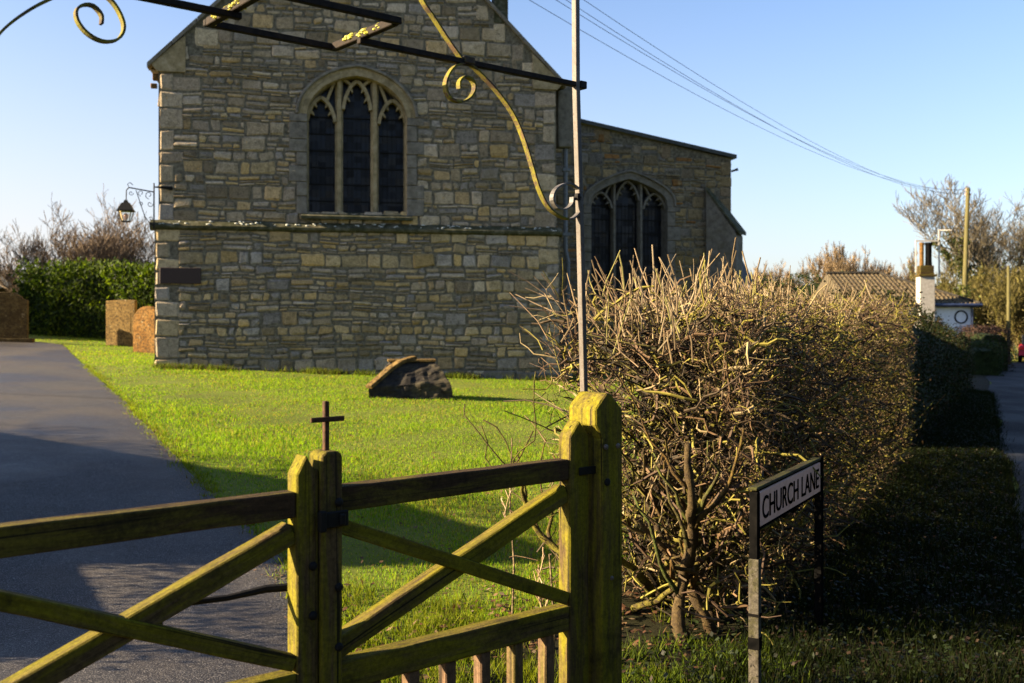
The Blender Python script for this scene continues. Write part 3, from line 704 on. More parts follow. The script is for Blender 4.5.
gate = empty('gate', (GC[0], GC[1], 0), GA)
tag(gate, 'mossy wooden double gate with crossed braces and an iron cross on top', 'gate')
tr0, tr1 = GT(564), GT(583)                              # hinge stile of the right leaf
zt_st = GZ(574, 420); zr_top = GZ(560, 457); zr_bot = GZ(560, 481)
zb_top = GZ(558, 606); zb_bot = GZ(558, 632); ztl = GZ(345, 487); zbl = GZ(345, 508)
zrt = (zr_top+ztl)/2; zrb = (zr_bot+zbl)/2; RH = zrt-zrb
zlt = zb_top-.002; LH = .085
w_st = .085; D = .062
def stile(mat, x0, x1, ztop, y0=-D/2, y1=D/2, name='stile', z0=None):
    w = x1-x0; z0 = (Hf(GC[0], GC[1])+.06) if z0 is None else z0
    return upright(name, [(0, z0), (w, z0), (w, ztop-.055), (w*.5, ztop), (0, ztop-.055)], y0, y1, mat, gate, x0)
m0, m1 = GT(314.5), GT(335); n0, n1 = GT(292), GT(311)
# right leaf
stile(M['wood_gate'], tr0, tr1-.0, zt_st)
top_m = GZ(325, 450)
s2 = upright('meeting_stile', [(0, .1), (m1-m0, .1), (m1-m0, top_m-.012), (m1-m0-.014, top_m), (.014, top_m), (0, top_m-.012)], -.045, .035, M['wood_gate'], gate, m0)
upright('cover_strip', [(0, .1), (.03, .1), (.03, top_m-.05), (0, top_m-.04)], -.03, .03, M['wood_dark'], gate, m0-.032)
def leaf(x0, x1, mats, sgn):
    # rails run between the stiles; braces are thinner than the rails, halved at the crossing
    beam('top_rail', (x0+.001, (zrt+zrb)/2), (x1-.001, (zrt+zrb)/2), RH, .058, mats[0], gate)
    zb = zb_top-LH/2
    beam('bottom_rail', (x0+.001, zb), (x1-.001, zb), LH, .060, mats[1], gate)
    a0, a1 = (x0+.002, zb_top+.035), (x1-.002, zrb-.045)
    b0, b1 = (x0+.002, zrb-.04), (x1-.002, zb_top+.025)
    beam('brace', a0, a1, .062, .052, mats[2], gate, yoff=.006)
    beam('brace', b0, b1, .045, .040, mats[1], gate, yoff=-.008)
    n = 6; 
    for k in range(n):
        x = x0+(x1-x0)*(k+.75)/(n+.5); z1 = zb_top-LH-.0005
        upright('paling', [(0, .12), (.042, .12), (.042, z1), (0, z1)], -.022, .022, M['wood_pale'], gate, x)
leaf(m1, tr0, (M['wood_dark'], M['wood_gate'], M['wood_gate']), 1)
# left leaf
top_n = GZ(301, 454)
stile(M['wood_gate'], n0, n1, top_n)
xl = 2*((n1+m0)/2)-tr0; 
leaf(xl, n0, (M['wood_dark'], M['wood_gate'], M['wood_gate']), -1)
stile(M['wood_gate'], xl-w_st, xl, zt_st)
# iron cross on the meeting stile
xc = GT(325.5); cz0 = top_m; cz1 = GZ(325, 401); arm = GZ(325, 419)
c = MB(); c.box(xc-.008, xc+.008, -.010, .006, cz0-.02, cz1); M['rust'] = m_simple('rust_brown', (.020, .010, .006), (.075, .036, .016), 60, .8, .2, .5, .003); co = c.build('iron_cross', M['rust'], gate, bevel=.002)
c = MB(); c.box(xc-.056, xc+.054, -.018, -.0105, arm-.0075, arm+.0075); c.build('crossbar', M['rust'], co, bevel=.002)
# latch, bolts, stay
c = MB(); lz = GZ(325, 517)
c.box(xc-.04, xc+.045, -.058, -.046, lz-.022, lz+.024); c.box(xc-.052, xc-.03, -.066, -.045, lz-.03, lz+.03); c.box(xc+.012, xc+.03, -.068, -.046, lz-.016, lz+.016)
c.build('latch', M['iron_black'], gate, bevel=.003)
for px, py, off in ((331, 584, -.047), (331, 643, -.047), (307.5, 564, -.033), (307.5, 613, -.033), (331, 500, -.047)):
    c = MB(); x = GT(px); z = GZ(px, py); Mx = Matrix.Translation((x, off, z)) @ Matrix.Rotation(R(90), 4, 'X')
    n = 10; prof = [(.013, -.004), (.013, .003), (.008, .008), (.003, .009)]
    v = []; f = []
    for r_, h_ in prof:
        for k in range(n): v.append(Mx @ Vector((r_*math.cos(6.283*k/n), r_*math.sin(6.283*k/n), h_)))
    for i in range(3):
        for k in range(n): f.append((i*n+k, i*n+(k+1) % n, (i+1)*n+(k+1) % n, (i+1)*n+k))
    f.append(tuple(3*n+k for k in range(n))); c.add(v, f); c.build('bolt_head', M['iron_black'], gate)
c = MB(); zs_ = GZ(290, 592); xs_ = GT(291)
c.tube([(xs_+.03, .045, zs_), (xs_-.05, .06, zs_+.004), (xs_-.16, .07, zs_-.004), (xs_-.34, .09, zs_+.0)], [.012, .012, .009, .009], 8)
c.tube([(xs_-.34, .09, zs_+.004), (xs_-.345, .09, zs_-.03), (xs_-.34, .09, zs_-.06)], [.010, .008, .007], 8)
c.build('iron_stay', M['iron_black'], gate)
for o_, zz in ((tr0, zrt-.05), (tr0, zb_top-.04)):       # strap hinges
    c = MB(); c.box(o_-.30, o_+.09, -.036, -.0315, zz-.013, zz+.013); c.box(o_+.08, o_+.13, -.036, -.026, zz-.02, zz+.02)
# posts
def gatepost(x, mirror, label):
    p = empty('gate_post', (*gp(x, 0)[:2], Hf(*gp(x, 0)[:2])-.02), GA); zb = p.location.z
    tag(p, label, 'gate post', 'posts either side of the gate')
    W_ = .135; s = -1 if mirror else 1
    zz = [GZ(600, 392)-zb, GZ(578, 408)-zb, GZ(578, 424)-zb, GZ(590, 437)-zb]
    pr = [(.030, 0), (W_, 0), (W_, zz[1]-.01), (W_*.56, zz[0]), (W_*.38, zz[0]), (0, zz[1]), (0, zz[2]), (.030, zz[3])]
    if mirror: pr = [(-a, b) for a, b in pr][::-1]
    u = upright('post', pr, -.07, .075, M['wood_post'], p, 0, bevel=.005)
    for dx, z in ((.048, GZ(602, 444)-zb), (.108, GZ(621, 442)-zb)):
        c = MB(); c.lathe([(.010, 0), (.010, .004), (.005, .009)], 10); o = c.build('bolt_head', M['pole'], p); o.location = (s*dx, -.0695, z); o.rotation_euler = (R(90), 0, 0)
    c = MB(); c.lathe([(.014, 0), (.014, .004), (.009, .006)], 10); o = c.build('bolt_hole_plug', M['iron_black'], p); o.location = (s*.055, -.0695, GZ(605, 478)-zb); o.rotation_euler = (R(90), 0, 0)
    c = MB(); c.lathe([(.008, 0), (.008, .004), (.004, .007)], 10); o = c.build('bolt_head', M['pole'], p); o.location = (s*.078, -.0695, GZ(612, 571)-zb); o.rotation_euler = (R(90), 0, 0)
    c = MB(); zh = zrt-.045-zb; c.box(*sorted((s*-.05, s*.03)), -.04, -.034, zh-.014, zh+.014); c.build('hinge_strap', M['iron_black'], p, bevel=.002)
    return p
PX = tr1-.004
gatepost(PX, False, 'mossy oak gate post with notched pitched head beside the hedge')
gatepost(xl-w_st-.002, True, 'mossy oak gate post at the far left end of the gate')

# iron overthrow
AO = -.095; TC = .044                                              # the arch stands just behind the gate line
AC = GC+GNv*AO+GD*TC
M['pole_iron_bare'] = m_simple('bare_grey_iron', (.02, .018, .016), (.10, .09, .08), 40, .5, .4, .5, .003)
arch = empty('iron_arch', (AC[0], AC[1], 0), GA)
GT0, GZ0 = GT, GZ
def GT(px, off=0.0): return GT0(px, AO+off)-TC
def GZ(px, py, off=0.0): return GZ0(px, py, AO+off)

tag(arch, 'wrought iron archway with lichened scrolls spanning above the wooden gate', 'arch')
zbeam = GZ(575, 86)
tb = GT(579)+.01
def pole(sgn):
    m = MB(); t0 = GT(584.0); t1 = GT(574.5); z1 = GZ(574, 0)+.9
    pts = [(sgn*t0, 0, .0), (sgn*t0, 0, GZ(584, 392)), (sgn*(t0*.6+t1*.4), 0, GZ(580, 235)), (sgn*(t0*.1+t1*.9)+.003*sgn, 0, zbeam), (sgn*t1, 0, z1)]
    pts = [(p[0], 0, p[2]) for p in pts]
    m.ribbon(pts, (1, 0, 0), .020, .024)
    return m.build('upright_bar', M['pole'], arch, bevel=.0015)
pole(1); pole(-1)
cl = MB(); cl.box(tb-.04, tb+.012, -.012, .045, zbeam-.014, zbeam+.014)
for sgn in (-1, 1):
    m = MB(); fr = abs(GT(370)); e = tb
    m.box(min(sgn*.193, sgn*e), max(sgn*.193, sgn*e), -.011, .011, zbeam-.010, zbeam+.0085); b = m.build('beam', M['iron'], arch, bevel=.002)
    k = MB(); k.box(sgn*e-.016, sgn*e+.016, -.018, .02, zbeam-.014, zbeam+.014); k.build('beam_collar', M['iron_black'], arch, bevel=.003)
zfr = zbeam+.021
# square frame in the middle of the beam
fa, fb = .212, .19
for y in (-fb, fb):
    m = MB(); m.box(-fa-.012, fa+.012, y-.010, y+.010, zfr-.010, zfr+.010); m.build('lamp_frame_bar', M['iron'], arch, bevel=.002)
for x in (-fa, fa):
    m = MB(); m.box(x-.012, x+.012, -fb+.0105, fb-.0105, zfr-.012, zfr+.012); m.build('lamp_frame_crosspiece', M['iron'], arch, bevel=.002)
    rg = random.Random(5+int(x > 0)); m = MB()           # cushions of yellow lichen
    for k in range(80):
        q = rg.gauss(.15, .38)*(fb*.9); s = rg.uniform(.005, .011); sx = rg.choice((-1, 1, 0, 0))
        m.lathe([(s*.3, -s*.5), (s, -s*.2), (s*.9, s*.35), (s*.3, s*.7)], 7, (x+sx*.011, max(-fb, min(fb, q)), zfr+(.010 if sx == 0 else rg.uniform(-.01, .01))))
    m.build('lichen_crust', M['lichen'], arch)
# scrolls in the gate plane
def tz(px, py): return (GT(px), GZ(px, py))
scr = [(470, 66), (484, 79), (500, 97), (514, 118), (524, 142), (532, 168), (538, 188), (546, 205), (556, 215), (566, 218), (574, 213), (579, 202), (580, 192), (576, 186), (569, 184)]
def smooth_pts(p, n):
    p = np.array(p, float); d = np.concatenate([[0], np.cumsum(np.linalg.norm(np.diff(p, axis=0), axis=1))]); t = np.linspace(0, d[-1], n); out = []
    for tt in t:
        i = min(max(np.searchsorted(d, tt)-1, 0), len(p)-2); u = (tt-d[i])/(d[i+1]-d[i]+1e-9)
        p0 = p[max(i-1, 0)]; p1 = p[i]; p2 = p[i+1]; p3 = p[min(i+2, len(p)-1)]
        out.append(.5*((2*p1)+(-p0+p2)*u+(2*p0-5*p1+4*p2-p3)*u*u+(-p0+3*p1-3*p2+p3)*u**3))
    return np.array(out)
# spiral ends (pixel outlines turned into metres on the gate plane)
sp1 = [(470, 66), (462, 65), (453, 69), (447, 78), (445, 88), (449, 98), (458, 103), (467, 101), (473, 94), (474, 86), (470, 80), (464, 78), (459, 83), (459, 90)]
sp2 = [(569, 220), (578, 214), (581, 203), (578, 191), (570, 185), (561, 186), (554, 192), (552, 201), (557, 209), (565, 210), (571, 205), (572, 198)]
up = [(404, -40), (421, 0), (432, 17), (443, 34), (453, 49), (461, 60)]
for sgn in (1, -1):
    body = [tz(*p) for p in scr[:10]]; A = [tz(*p) for p in sp1]; B = [tz(*p) for p in sp2]
    full = A[::-1]+body[1:9]+B
    q = smooth_pts(full, 150); m = MB()
    m.ribbon([(sgn*a, 0, b) for a, b in q[:107]], (0, 1, 0), .022, .0065); so = m.build('scroll', M['iron_scroll'], arch)
    m = MB(); m.ribbon([(sgn*a, 0, b) for a, b in q[106:]], (0, 1, 0), .0215, [.0065]*34+[.005]*10); m.build('scroll_end', M['pole_iron_bare'], so)
    q = smooth_pts([tz(*p) for p in up], 30)
    q = np.concatenate([smooth_pts([(tz(*up[0])[0]-.25, tz(*up[0])[1]+.22), tz(*up[0])], 6)[:-1], q])
    m = MB(); m.ribbon([(sgn*a, 0, b) for a, b in q], (0, 1, 0), .022, .0065); m.build('upper_scroll', M['iron_scroll'], arch)
    t_, z_ = tz(576, 198); m = MB(); m.lathe([(.012, -.012), (.014, 0), (.010, .012)], 8, (sgn*t_, -.01, z_)); m.build('rivet', M['iron_black'], arch)
    t_, z_ = tz(468, 62); m = MB(); m.box(sgn*t_-.022, sgn*t_+.022, -.014, .014, z_-.012, z_+.012); m.build('scroll_collar', M['iron_lichen'], arch, bevel=.003)

GT, GZ = GT0, GZ0

# ---------------------------------------------------------------- street name sign
sp_a = P(757, 510, 4.3); sp_b = P(818, 478, 5.2); sd_ = Vector((sp_b.x-sp_a.x, sp_b.y-sp_a.y, 0)); SLn = sd_.length; ang = math.atan2(sd_.y, sd_.x)
gzs = Hf(sp_a.x, sp_a.y)
sign = empty('street_sign', (sp_a.x, sp_a.y, gzs), ang)
tag(sign, 'low street name sign reading CHURCH LANE on two posts before the hedge', 'street sign')
zt = Z_(492, 4.3)-gzs; zb = Z_(527, 4.3)-gzs
m = MB(); m.box(0.0, SLn, -.012, .0, zb, zt); m.build('name_plate', M['plate'], sign, bevel=.002)
m = MB(); m.box(-.003, SLn+.003, .001, .022, zb-.006, zt+.008); m.build('backing_board', M['black'], sign, bevel=.003)
m = MB(); m.box(-.04, SLn+.03, -.014, .030, zt+.010, zt+.024); m.build('cap_rail', make_wood('sign_cap_wood', (.030, .025, .014), (.055, .055, .012), .3), sign, bevel=.004)
m = MB(); m.box(-.004, SLn+.004, -.014, .0, zb-.010, zb-.002); m.build('bottom_trim', M['black'], sign)
H2 = Hf(sp_b.x, sp_b.y)-gzs
m = MB(); m.box(-.040, -.006, -.016, .022, -.3, zt+.004); pn = m.build('sign_post', M['black'], sign, bevel=.004)
m = MB(); m.box(-.0435, -.0402, -.018, .024, .05, zb-.13); m.box(-.0435, -.005, -.0205, -.0162, .05, zb-.13); m.build('pale_facing', M['postgrey'], pn, bevel=.002)
for z in (.36, .22): 
    m = MB(); m.box(-.046, -.003, -.023, .026, z, z+(.012 if z > .3 else .05)); m.build('shadow_band', M['black'], pn)  # black bands paint in shadows across the post facing
m = MB(); m.box(SLn+.006, SLn+.044, -.018, .022, H2-.3, zt+.03); m.build('sign_post', M['black'], sign, bevel=.004)
def text_mesh(word):
    tcv = bpy.data.curves.new('lettering', 'FONT'); tcv.body = word; tcv.size = 1; tcv.extrude = .004; tcv.offset = .002
    tob = bpy.data.objects.new('lettering_source', tcv); COL.objects.link(tob); bpy.context.view_layer.update()
    me = bpy.data.meshes.new_from_object(tob.evaluated_get(bpy.context.evaluated_depsgraph_get())); bpy.data.objects.remove(tob)
    q = np.array([v.co[:] for v in me.vertices]); return me, q.min(0), q.max(0)
mf, f0, f1 = text_mesh('CHURCH LANE'); sx = SLn*.93/(f1[0]-f0[0]); sy = (zt-zb)*.66/(f1[1]-f0[1]); bpy.data.meshes.remove(mf)
for word, right in (('CHURCH', False), ('LANE', True)):
    me, w0, w1 = text_mesh(word); dx = (f1[0]-w1[0]) if right else (f0[0]-w0[0])
    me.transform(Matrix.Translation((dx-(f0[0]+f1[0])/2, -(f0[1]+f1[1])/2, 0))); me.transform(Matrix.Diagonal((sx, sy, .35, 1)))
    me.materials.clear(); me.materials.append(M['black']); lt_ = bpy.data.objects.new('lettering', me); COL.objects.link(lt_); lt_.parent = sign
    lt_.rotation_euler = (R(90), 0, 0); lt_.location = (SLn*.5, -.0135, (zt+zb)/2)
# ---------------------------------------------------------------- the bare hedge beside the gate
HL = 8.0
def htop(s): return 1.72+.022*s+.05*np.sin(s*1.7)+.03*np.sin(s*4.1)
def hw(s, w, z=None):                                    # hedge coordinates to world
    s = np.asarray(s, float); w = np.asarray(w, float)
    x = HS[0]+HD[0]*s+HN[0]*w; y = HS[1]+HD[1]*s+HN[1]*w
    return x, y, H(x, y)+(0 if z is None else z)
hedge = empty('hedge', (HS[0], HS[1], Hf(*HS)))
tag(hedge, 'leggy bare trimmed hedge of mossy stems and pale cut shoots beside the gate', 'hedge')
def walk(p0, d0, L, K, wig):
    N = len(p0); out = np.zeros((N, K, 3)); out[:, 0] = p0; d = d0.copy()
    for k in range(1, K):
        d = unit(d+RNG.normal(0, wig, (N, 3))); out[:, k] = out[:, k-1]+d*(L/(K-1))[:, None]
    return out
rg = random.Random(21); s = -.15; mids = []; nst = 0
while s < HL-.2:
    for row in (rg.uniform(-.32, -.05), rg.uniform(.08, .36)):
        if rg.random() < .12: continue
        mb = MB(); ss0 = s+rg.uniform(-.12, .12); x, y, z = (float(q) for q in hw(ss0, row)); r0 = rg.uniform(.016, .034)*(1.1 if s < 2 else .9)
        d = Vector((rg.uniform(-.8, .8), rg.uniform(-.6, .6), 1)).normalized(); p = Vector((x, y, z-.05)); pts = [p.copy()]; rs = [r0*1.5]
        n = rg.randint(12, 17)
        for k in range(n):
            d = (d+Vector((rg.gauss(0, .33), rg.gauss(0, .27), rg.uniform(-.05, .22)))).normalized(); p = p+d*rg.uniform(.05, .09); pts.append(p.copy()); rs.append(r0*(1-.62*k/n)*rg.uniform(.75, 1.35))
            if k > 1 and rg.random() < .5:
                q = p.copy(); e = (d*.5+Vector((rg.gauss(0, .7), rg.gauss(0, .6), rg.uniform(.0, .7)))).normalized(); bp = [q.copy()]; br = [rs[-1]*.65]
                for m in range(rg.randint(4, 7)):
                    e = (e+Vector((rg.gauss(0, .4), rg.gauss(0, .35), rg.uniform(-.1, .4)))).normalized(); q = q+e*rg.uniform(.06, .13); bp.append(q.copy()); br.append(max(.004, br[-1]*.82))
                mb.tube(bp, br, 6, col=(.11*rg.uniform(.7, 1.2), .09*rg.uniform(.7, 1.2), .022)); mids += [(np.array(b), c) for b, c in zip(bp, br)]
        c = rg.choice([(.13, .11, .02), (.08, .055, .024), (.05, .035, .018), (.16, .14, .022)])
        mb.tube(pts, rs, 8, col=c); mids += [(np.array(b), c_) for b, c_ in zip(pts, rs)]
        if nst < 99: mb.build('stem', M['bark'], hedge, smooth=True, world=True); nst += 1
    s += rg.uniform(.24, .38)*(.55 if s < 1.4 else 1 if s < 5 else 1.3)
def sdist(n, k=2.2):                                      # more of everything near the gate
    u = RNG.random(n); a = k; return a*((HL+a)/a)**u-a
TW = [(.12, .072, .036), (.070, .042, .024), (.165, .14, .024), (.22, .165, .08), (.05, .034, .018)]
def addtw(bag, Pt, r0, r1, cols, n=3):
    K = Pt.shape[1]; r = np.asarray(r0)[:, None]*(1-np.linspace(0, 1, K)[None]*(1-r1)); V, Q, caps = tubes(Pt, r, n)
    bag.append((V, Q, np.repeat(cols, (K-1)*n, axis=0), caps[0] if n == 3 else None, cols))
def bagmesh(bag, name, mat, parent, **k):
    V = []; Q = []; T = []; C = []; CT = []; off = 0
    for v, q, c, t, ct in bag:
        V.append(v); Q.append(q+off); C.append(c)
        if t is not None: T.append(t+off); CT.append(ct)
        off += len(v)
    f = [np.concatenate(Q)]; col = np.concatenate(C)
    if T: f = f+[np.concatenate(T)]; col = np.concatenate([col]+CT)
    return mesh_np(name, np.concatenate(V), f, mat, parent, col, **k)
bag = []
def hp(s, w, z): x, y, zz = hw(s, w, z); return np.stack([x, y, zz], 1)
# knotted mid branches
n = 5400; s_ = sdist(n, 3.2)-.1; zt_ = htop(s_); z_ = .05+(zt_-.15)*RNG.beta(1.25, 1.15, n)
p0 = hp(s_, .58-1.1*RNG.random(n)**1.5, z_); d0 = unit(RNG.normal(0, 1, (n, 3))*np.array([1, 1, .8])+np.array([0, 0, .2]))
L = RNG.uniform(.12, .42, n); Pt = walk(p0, d0, L, 6, .46); addtw(bag, Pt, RNG.uniform(.0028, .0105, n)*(1+s_*.03), .5, mixcols(TW, [2, 2, 4, 1, 2], n), 4)
# fine twigs through the body
n = 12500; s_ = sdist(n, 5.0)-.1; zt_ = htop(s_); z_ = .03+(zt_-.05)*RNG.beta(1.35, 1.0, n)
wv = np.where(RNG.random(n) < .72, 1, -1)*(.58*RNG.random(n)**.5)
p0 = hp(s_, wv, z_); d0 = unit(RNG.normal(0, 1, (n, 3))*np.array([1, 1, .8])+np.array([0, 0, .3])+np.stack([HN[0]*wv, HN[1]*wv, 0*wv], 1)*.8)
L = RNG.uniform(.05, .22, n); Pt = walk(p0, d0, L, 4, .35); addtw(bag, Pt, RNG.uniform(.0016, .0034, n)*(1+s_*.07), .55, mixcols(TW, [3, 3, 2, 3, 2], n), 3)
n = 3000; s_ = sdist(n, 1.5)+.1; zt_ = htop(s_); z_ = .05+(zt_-.28)*RNG.beta(1.3, 1.0, n)
p0 = hp(s_, RNG.normal(0, .17, n), z_); d0 = rnd_dirs(n); Pt = walk(p0, d0, RNG.uniform(.15, .4, n), 4, .3); addtw(bag, Pt, RNG.uniform(.003, .008, n)*(1+s_*.06), .6, mixcols([(.03, .022, .012), (.02, .015, .008), (.045, .04, .012)], [2, 2, 1], n), 3)  # inner twigs coloured near black to paint in the hedge's inner shade
bo = bagmesh(bag, 'twigs', M['twig'], hedge, world=True); tag(bo, kind='stuff')
# straight cut shoots on top and at the near end
bag = []
nc = 125; sc = sdist(nc, 3.0)-.3; wc = RNG.uniform(-.5, .5, nc); k = 4; n = nc*k
s_ = np.repeat(sc, k)+RNG.normal(0, .07, n); w_ = np.repeat(wc, k)+RNG.normal(0, .06, n)
zt_ = htop(s_); p0 = hp(s_, w_, zt_-RNG.uniform(.05, .28, n))
d0 = unit(np.stack([RNG.normal(0, .33, n), RNG.normal(0, .33, n), np.ones(n)], 1)); L = RNG.uniform(.12, .36, n)*(.62+.38*(s_ < 4))
Pt = walk(p0, d0, L, 4, .12)
fk = RNG.random(n) < .45; m_f = int(fk.sum()); Pf = walk(Pt[fk][:, 1], unit(Pt[fk][:, 3]-Pt[fk][:, 1]+RNG.normal(0, .09, (m_f, 3))+np.array([0, 0, .03])), L[fk]*RNG.uniform(.25, .6, m_f), 4, .12); addtw(bag, Pf, RNG.uniform(.002, .0035, m_f)*(1+s_[fk]*.05), .6, mixcols([(.19, .135, .07), (.25, .185, .11), (.12, .085, .045)], [3, 2, 2], m_f), 4)
addtw(bag, Pt, RNG.uniform(.0030, .0055, n)*(1+s_*.05), .75, mixcols([(.19, .135, .07), (.26, .20, .12), (.12, .085, .045), (.18, .16, .05)], [3, 3, 2, 1], n), 5)
n = 70; p0 = hp(RNG.uniform(-.15, .2, n), RNG.uniform(-.55, .2, n), RNG.uniform(.9, 1.7, n)); d0 = unit(np.stack([RNG.normal(-.75, .3, n), RNG.normal(-.1, .3, n), RNG.uniform(.3, 1.2, n)], 1))
Pt = walk(p0, d0, RNG.uniform(.15, .40, n), 4, .14); addtw(bag, Pt, RNG.uniform(.0026, .0042, n), .7, mixcols([(.22, .14, .075), (.29, .205, .12), (.2, .17, .05)], [3, 3, 2], n), 5)
bo = bagmesh(bag, 'cut_shoots', M['twig'], hedge, world=True); tag(bo, kind='stuff')
# small leaves held in the hedge
n = 20000; s_ = RNG.random(n)**.8*HL; zt_ = htop(s_); z_ = .15+(zt_-.15)*RNG.beta(1.6, 1.1, n); wv = np.where(RNG.random(n) < .8, 1, -1)*(.64*RNG.random(n)**.35)
V, Q = leaves(hp(s_, wv, z_), rnd_dirs(n), rnd_dirs(n), RNG.uniform(.012, .03, n)*(1+s_*.045), RNG.uniform(.008, .018, n)*(1+s_*.045))
lo_ = mesh_np('leaves', V, [Q], M['leafy'], hedge, mixcols([(.15, .14, .010), (.19, .155, .03), (.09, .05, .022), (.12, .085, .04), (.20, .145, .07)], [2, 3, 3, 3, 3], n), world=True); tag(lo_, kind='stuff')

def leaf_cloud(name, parent, n, sampler, Ls, cols, w, mat, world=True, up=.0, ratio=.45):
    Pc = sampler(n); D = unit(rnd_dirs(n)+np.array([0, 0, up])); U = unit(np.cross(D, rnd_dirs(n)))
    V, Q = leaves(Pc, D, U, RNG.uniform(*Ls, n), RNG.uniform(Ls[0], Ls[1], n)*ratio)
    return mesh_np(name, V, [Q], mat, parent, mixcols(cols, w, n), world=world)
def box_sampler(a, b, half, top0, top1, rough=.12, base=.0, lump=1.3, ease=1.0):
    """points near the surface of a long clipped hedge from a to b (xy)"""
    a = np.array(a, float); b = np.array(b, float); Ln = np.linalg.norm(b-a); d = (b-a)/Ln; nn = np.array([d[1], -d[0]])
    def f(n):
        s = RNG.random(n)*Ln; t = s/Ln; top = top0+(top1-top0)*np.clip(t*ease, 0, 1)**(.6 if ease > 1 else 1); top = top*(1+.05*np.sin(s*lump)+.035*np.sin(s*lump*2.7+1))
        per = 2*top+2*half; q = RNG.random(n)*per
        side = np.where(q < top, -1, np.where(q > top+2*half, 1, 0)); w = np.where(side == 0, (q-top)-half, side*half); z = np.where(side == -1, q, np.where(side == 1, per-q, top))
        end = RNG.random(n) < half*2/Ln
        s = np.where(end, np.where(RNG.random(n) < .5, 0, Ln), s); w = np.where(end, RNG.uniform(-half, half, n), w); z = np.where(end, RNG.random(n)*top, z)
        sh = 1-.25*np.clip(z/top-.75, 0, 1)*2; w = w*sh
        p = np.stack([a[0]+d[0]*s+nn[0]*w, a[1]+d[1]*s+nn[1]*w, z], 1)
        lum = np.sin(p[:, 0]*3.1+z*2.3)*np.sin(p[:, 1]*2.7-z*3.3)*rough*.7
        p += RNG.normal(0, rough*.5, (n, 3)); p[:, :2] += nn[None]*(np.sign(w)*lum)[:, None]; p[:, 2] += np.abs(lum)*.6
        p[:, 2] = np.maximum(p[:, 2], .02)+H(p[:, 0], p[:, 1])+base; return p
    return f
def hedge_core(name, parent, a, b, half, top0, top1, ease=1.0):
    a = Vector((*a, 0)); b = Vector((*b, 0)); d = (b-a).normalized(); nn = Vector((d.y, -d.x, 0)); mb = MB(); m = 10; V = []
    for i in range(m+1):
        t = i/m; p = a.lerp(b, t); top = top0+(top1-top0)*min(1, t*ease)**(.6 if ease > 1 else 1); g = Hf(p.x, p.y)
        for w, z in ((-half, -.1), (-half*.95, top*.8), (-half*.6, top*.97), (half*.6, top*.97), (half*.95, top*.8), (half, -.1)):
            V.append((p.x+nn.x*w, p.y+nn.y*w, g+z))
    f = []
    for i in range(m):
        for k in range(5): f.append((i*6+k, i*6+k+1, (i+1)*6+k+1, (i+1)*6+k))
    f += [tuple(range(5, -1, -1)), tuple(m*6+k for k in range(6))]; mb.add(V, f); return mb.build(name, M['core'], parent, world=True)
def evergreen(name, label, cat, a, b, half, t0, t1, n, Ls, cols, w, mat, rough=.12, up=.1, group=None, ratio=.45, ease=1.0):
    e = empty(name, (a[0], a[1], Hf(*a))); tag(e, label, cat, group)
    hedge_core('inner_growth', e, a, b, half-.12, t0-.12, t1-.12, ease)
    o = leaf_cloud('foliage', e, n, box_sampler(a, b, half, t0, t1, rough, ease=ease), Ls, cols, w, mat, up=up, ratio=ratio); return e
def hxy(s, w=0): return (HS[0]+HD[0]*s+HN[0]*w, HS[1]+HD[1]*s+HN[1]*w)
DG = [(.020, .035, .010), (.035, .055, .012), (.012, .022, .008), (.06, .05, .02)]
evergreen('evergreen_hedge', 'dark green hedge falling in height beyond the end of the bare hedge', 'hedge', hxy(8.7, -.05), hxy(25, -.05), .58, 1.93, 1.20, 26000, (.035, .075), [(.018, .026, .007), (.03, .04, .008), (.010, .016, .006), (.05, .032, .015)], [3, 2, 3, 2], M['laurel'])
# laurel behind the gravestones
lA, lB = (-15.7, 33.4), (-9.5, 31.8)
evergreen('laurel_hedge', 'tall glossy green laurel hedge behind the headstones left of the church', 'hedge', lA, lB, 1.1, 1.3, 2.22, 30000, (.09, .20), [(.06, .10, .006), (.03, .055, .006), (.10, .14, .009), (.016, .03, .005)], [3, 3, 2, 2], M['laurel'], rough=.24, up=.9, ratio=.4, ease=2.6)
# boundary hedge off to the left whose shadow falls across the path and lawn
evergreen('boundary_hedge', 'clipped privet hedge along the churchyard boundary left of the gate', 'hedge', (-6.6, 7.6), (-11.9, 10.1), .5, 1.75, 1.95, 9000, (.04, .08), DG, [3, 3, 2, 1], M['laurel'])
evergreen('unseen_privet_hedge', 'unseen privet hedge left of the gate, shaped to shade the lawn', 'hedge', (-4.7, 5.6), (-6.5, 7.4), .4, 1.80, 1.85, 7000, (.04, .08), DG, [3, 3, 2, 1], M['laurel'])  # out of view; moved and raised to set the shade on path and lawn

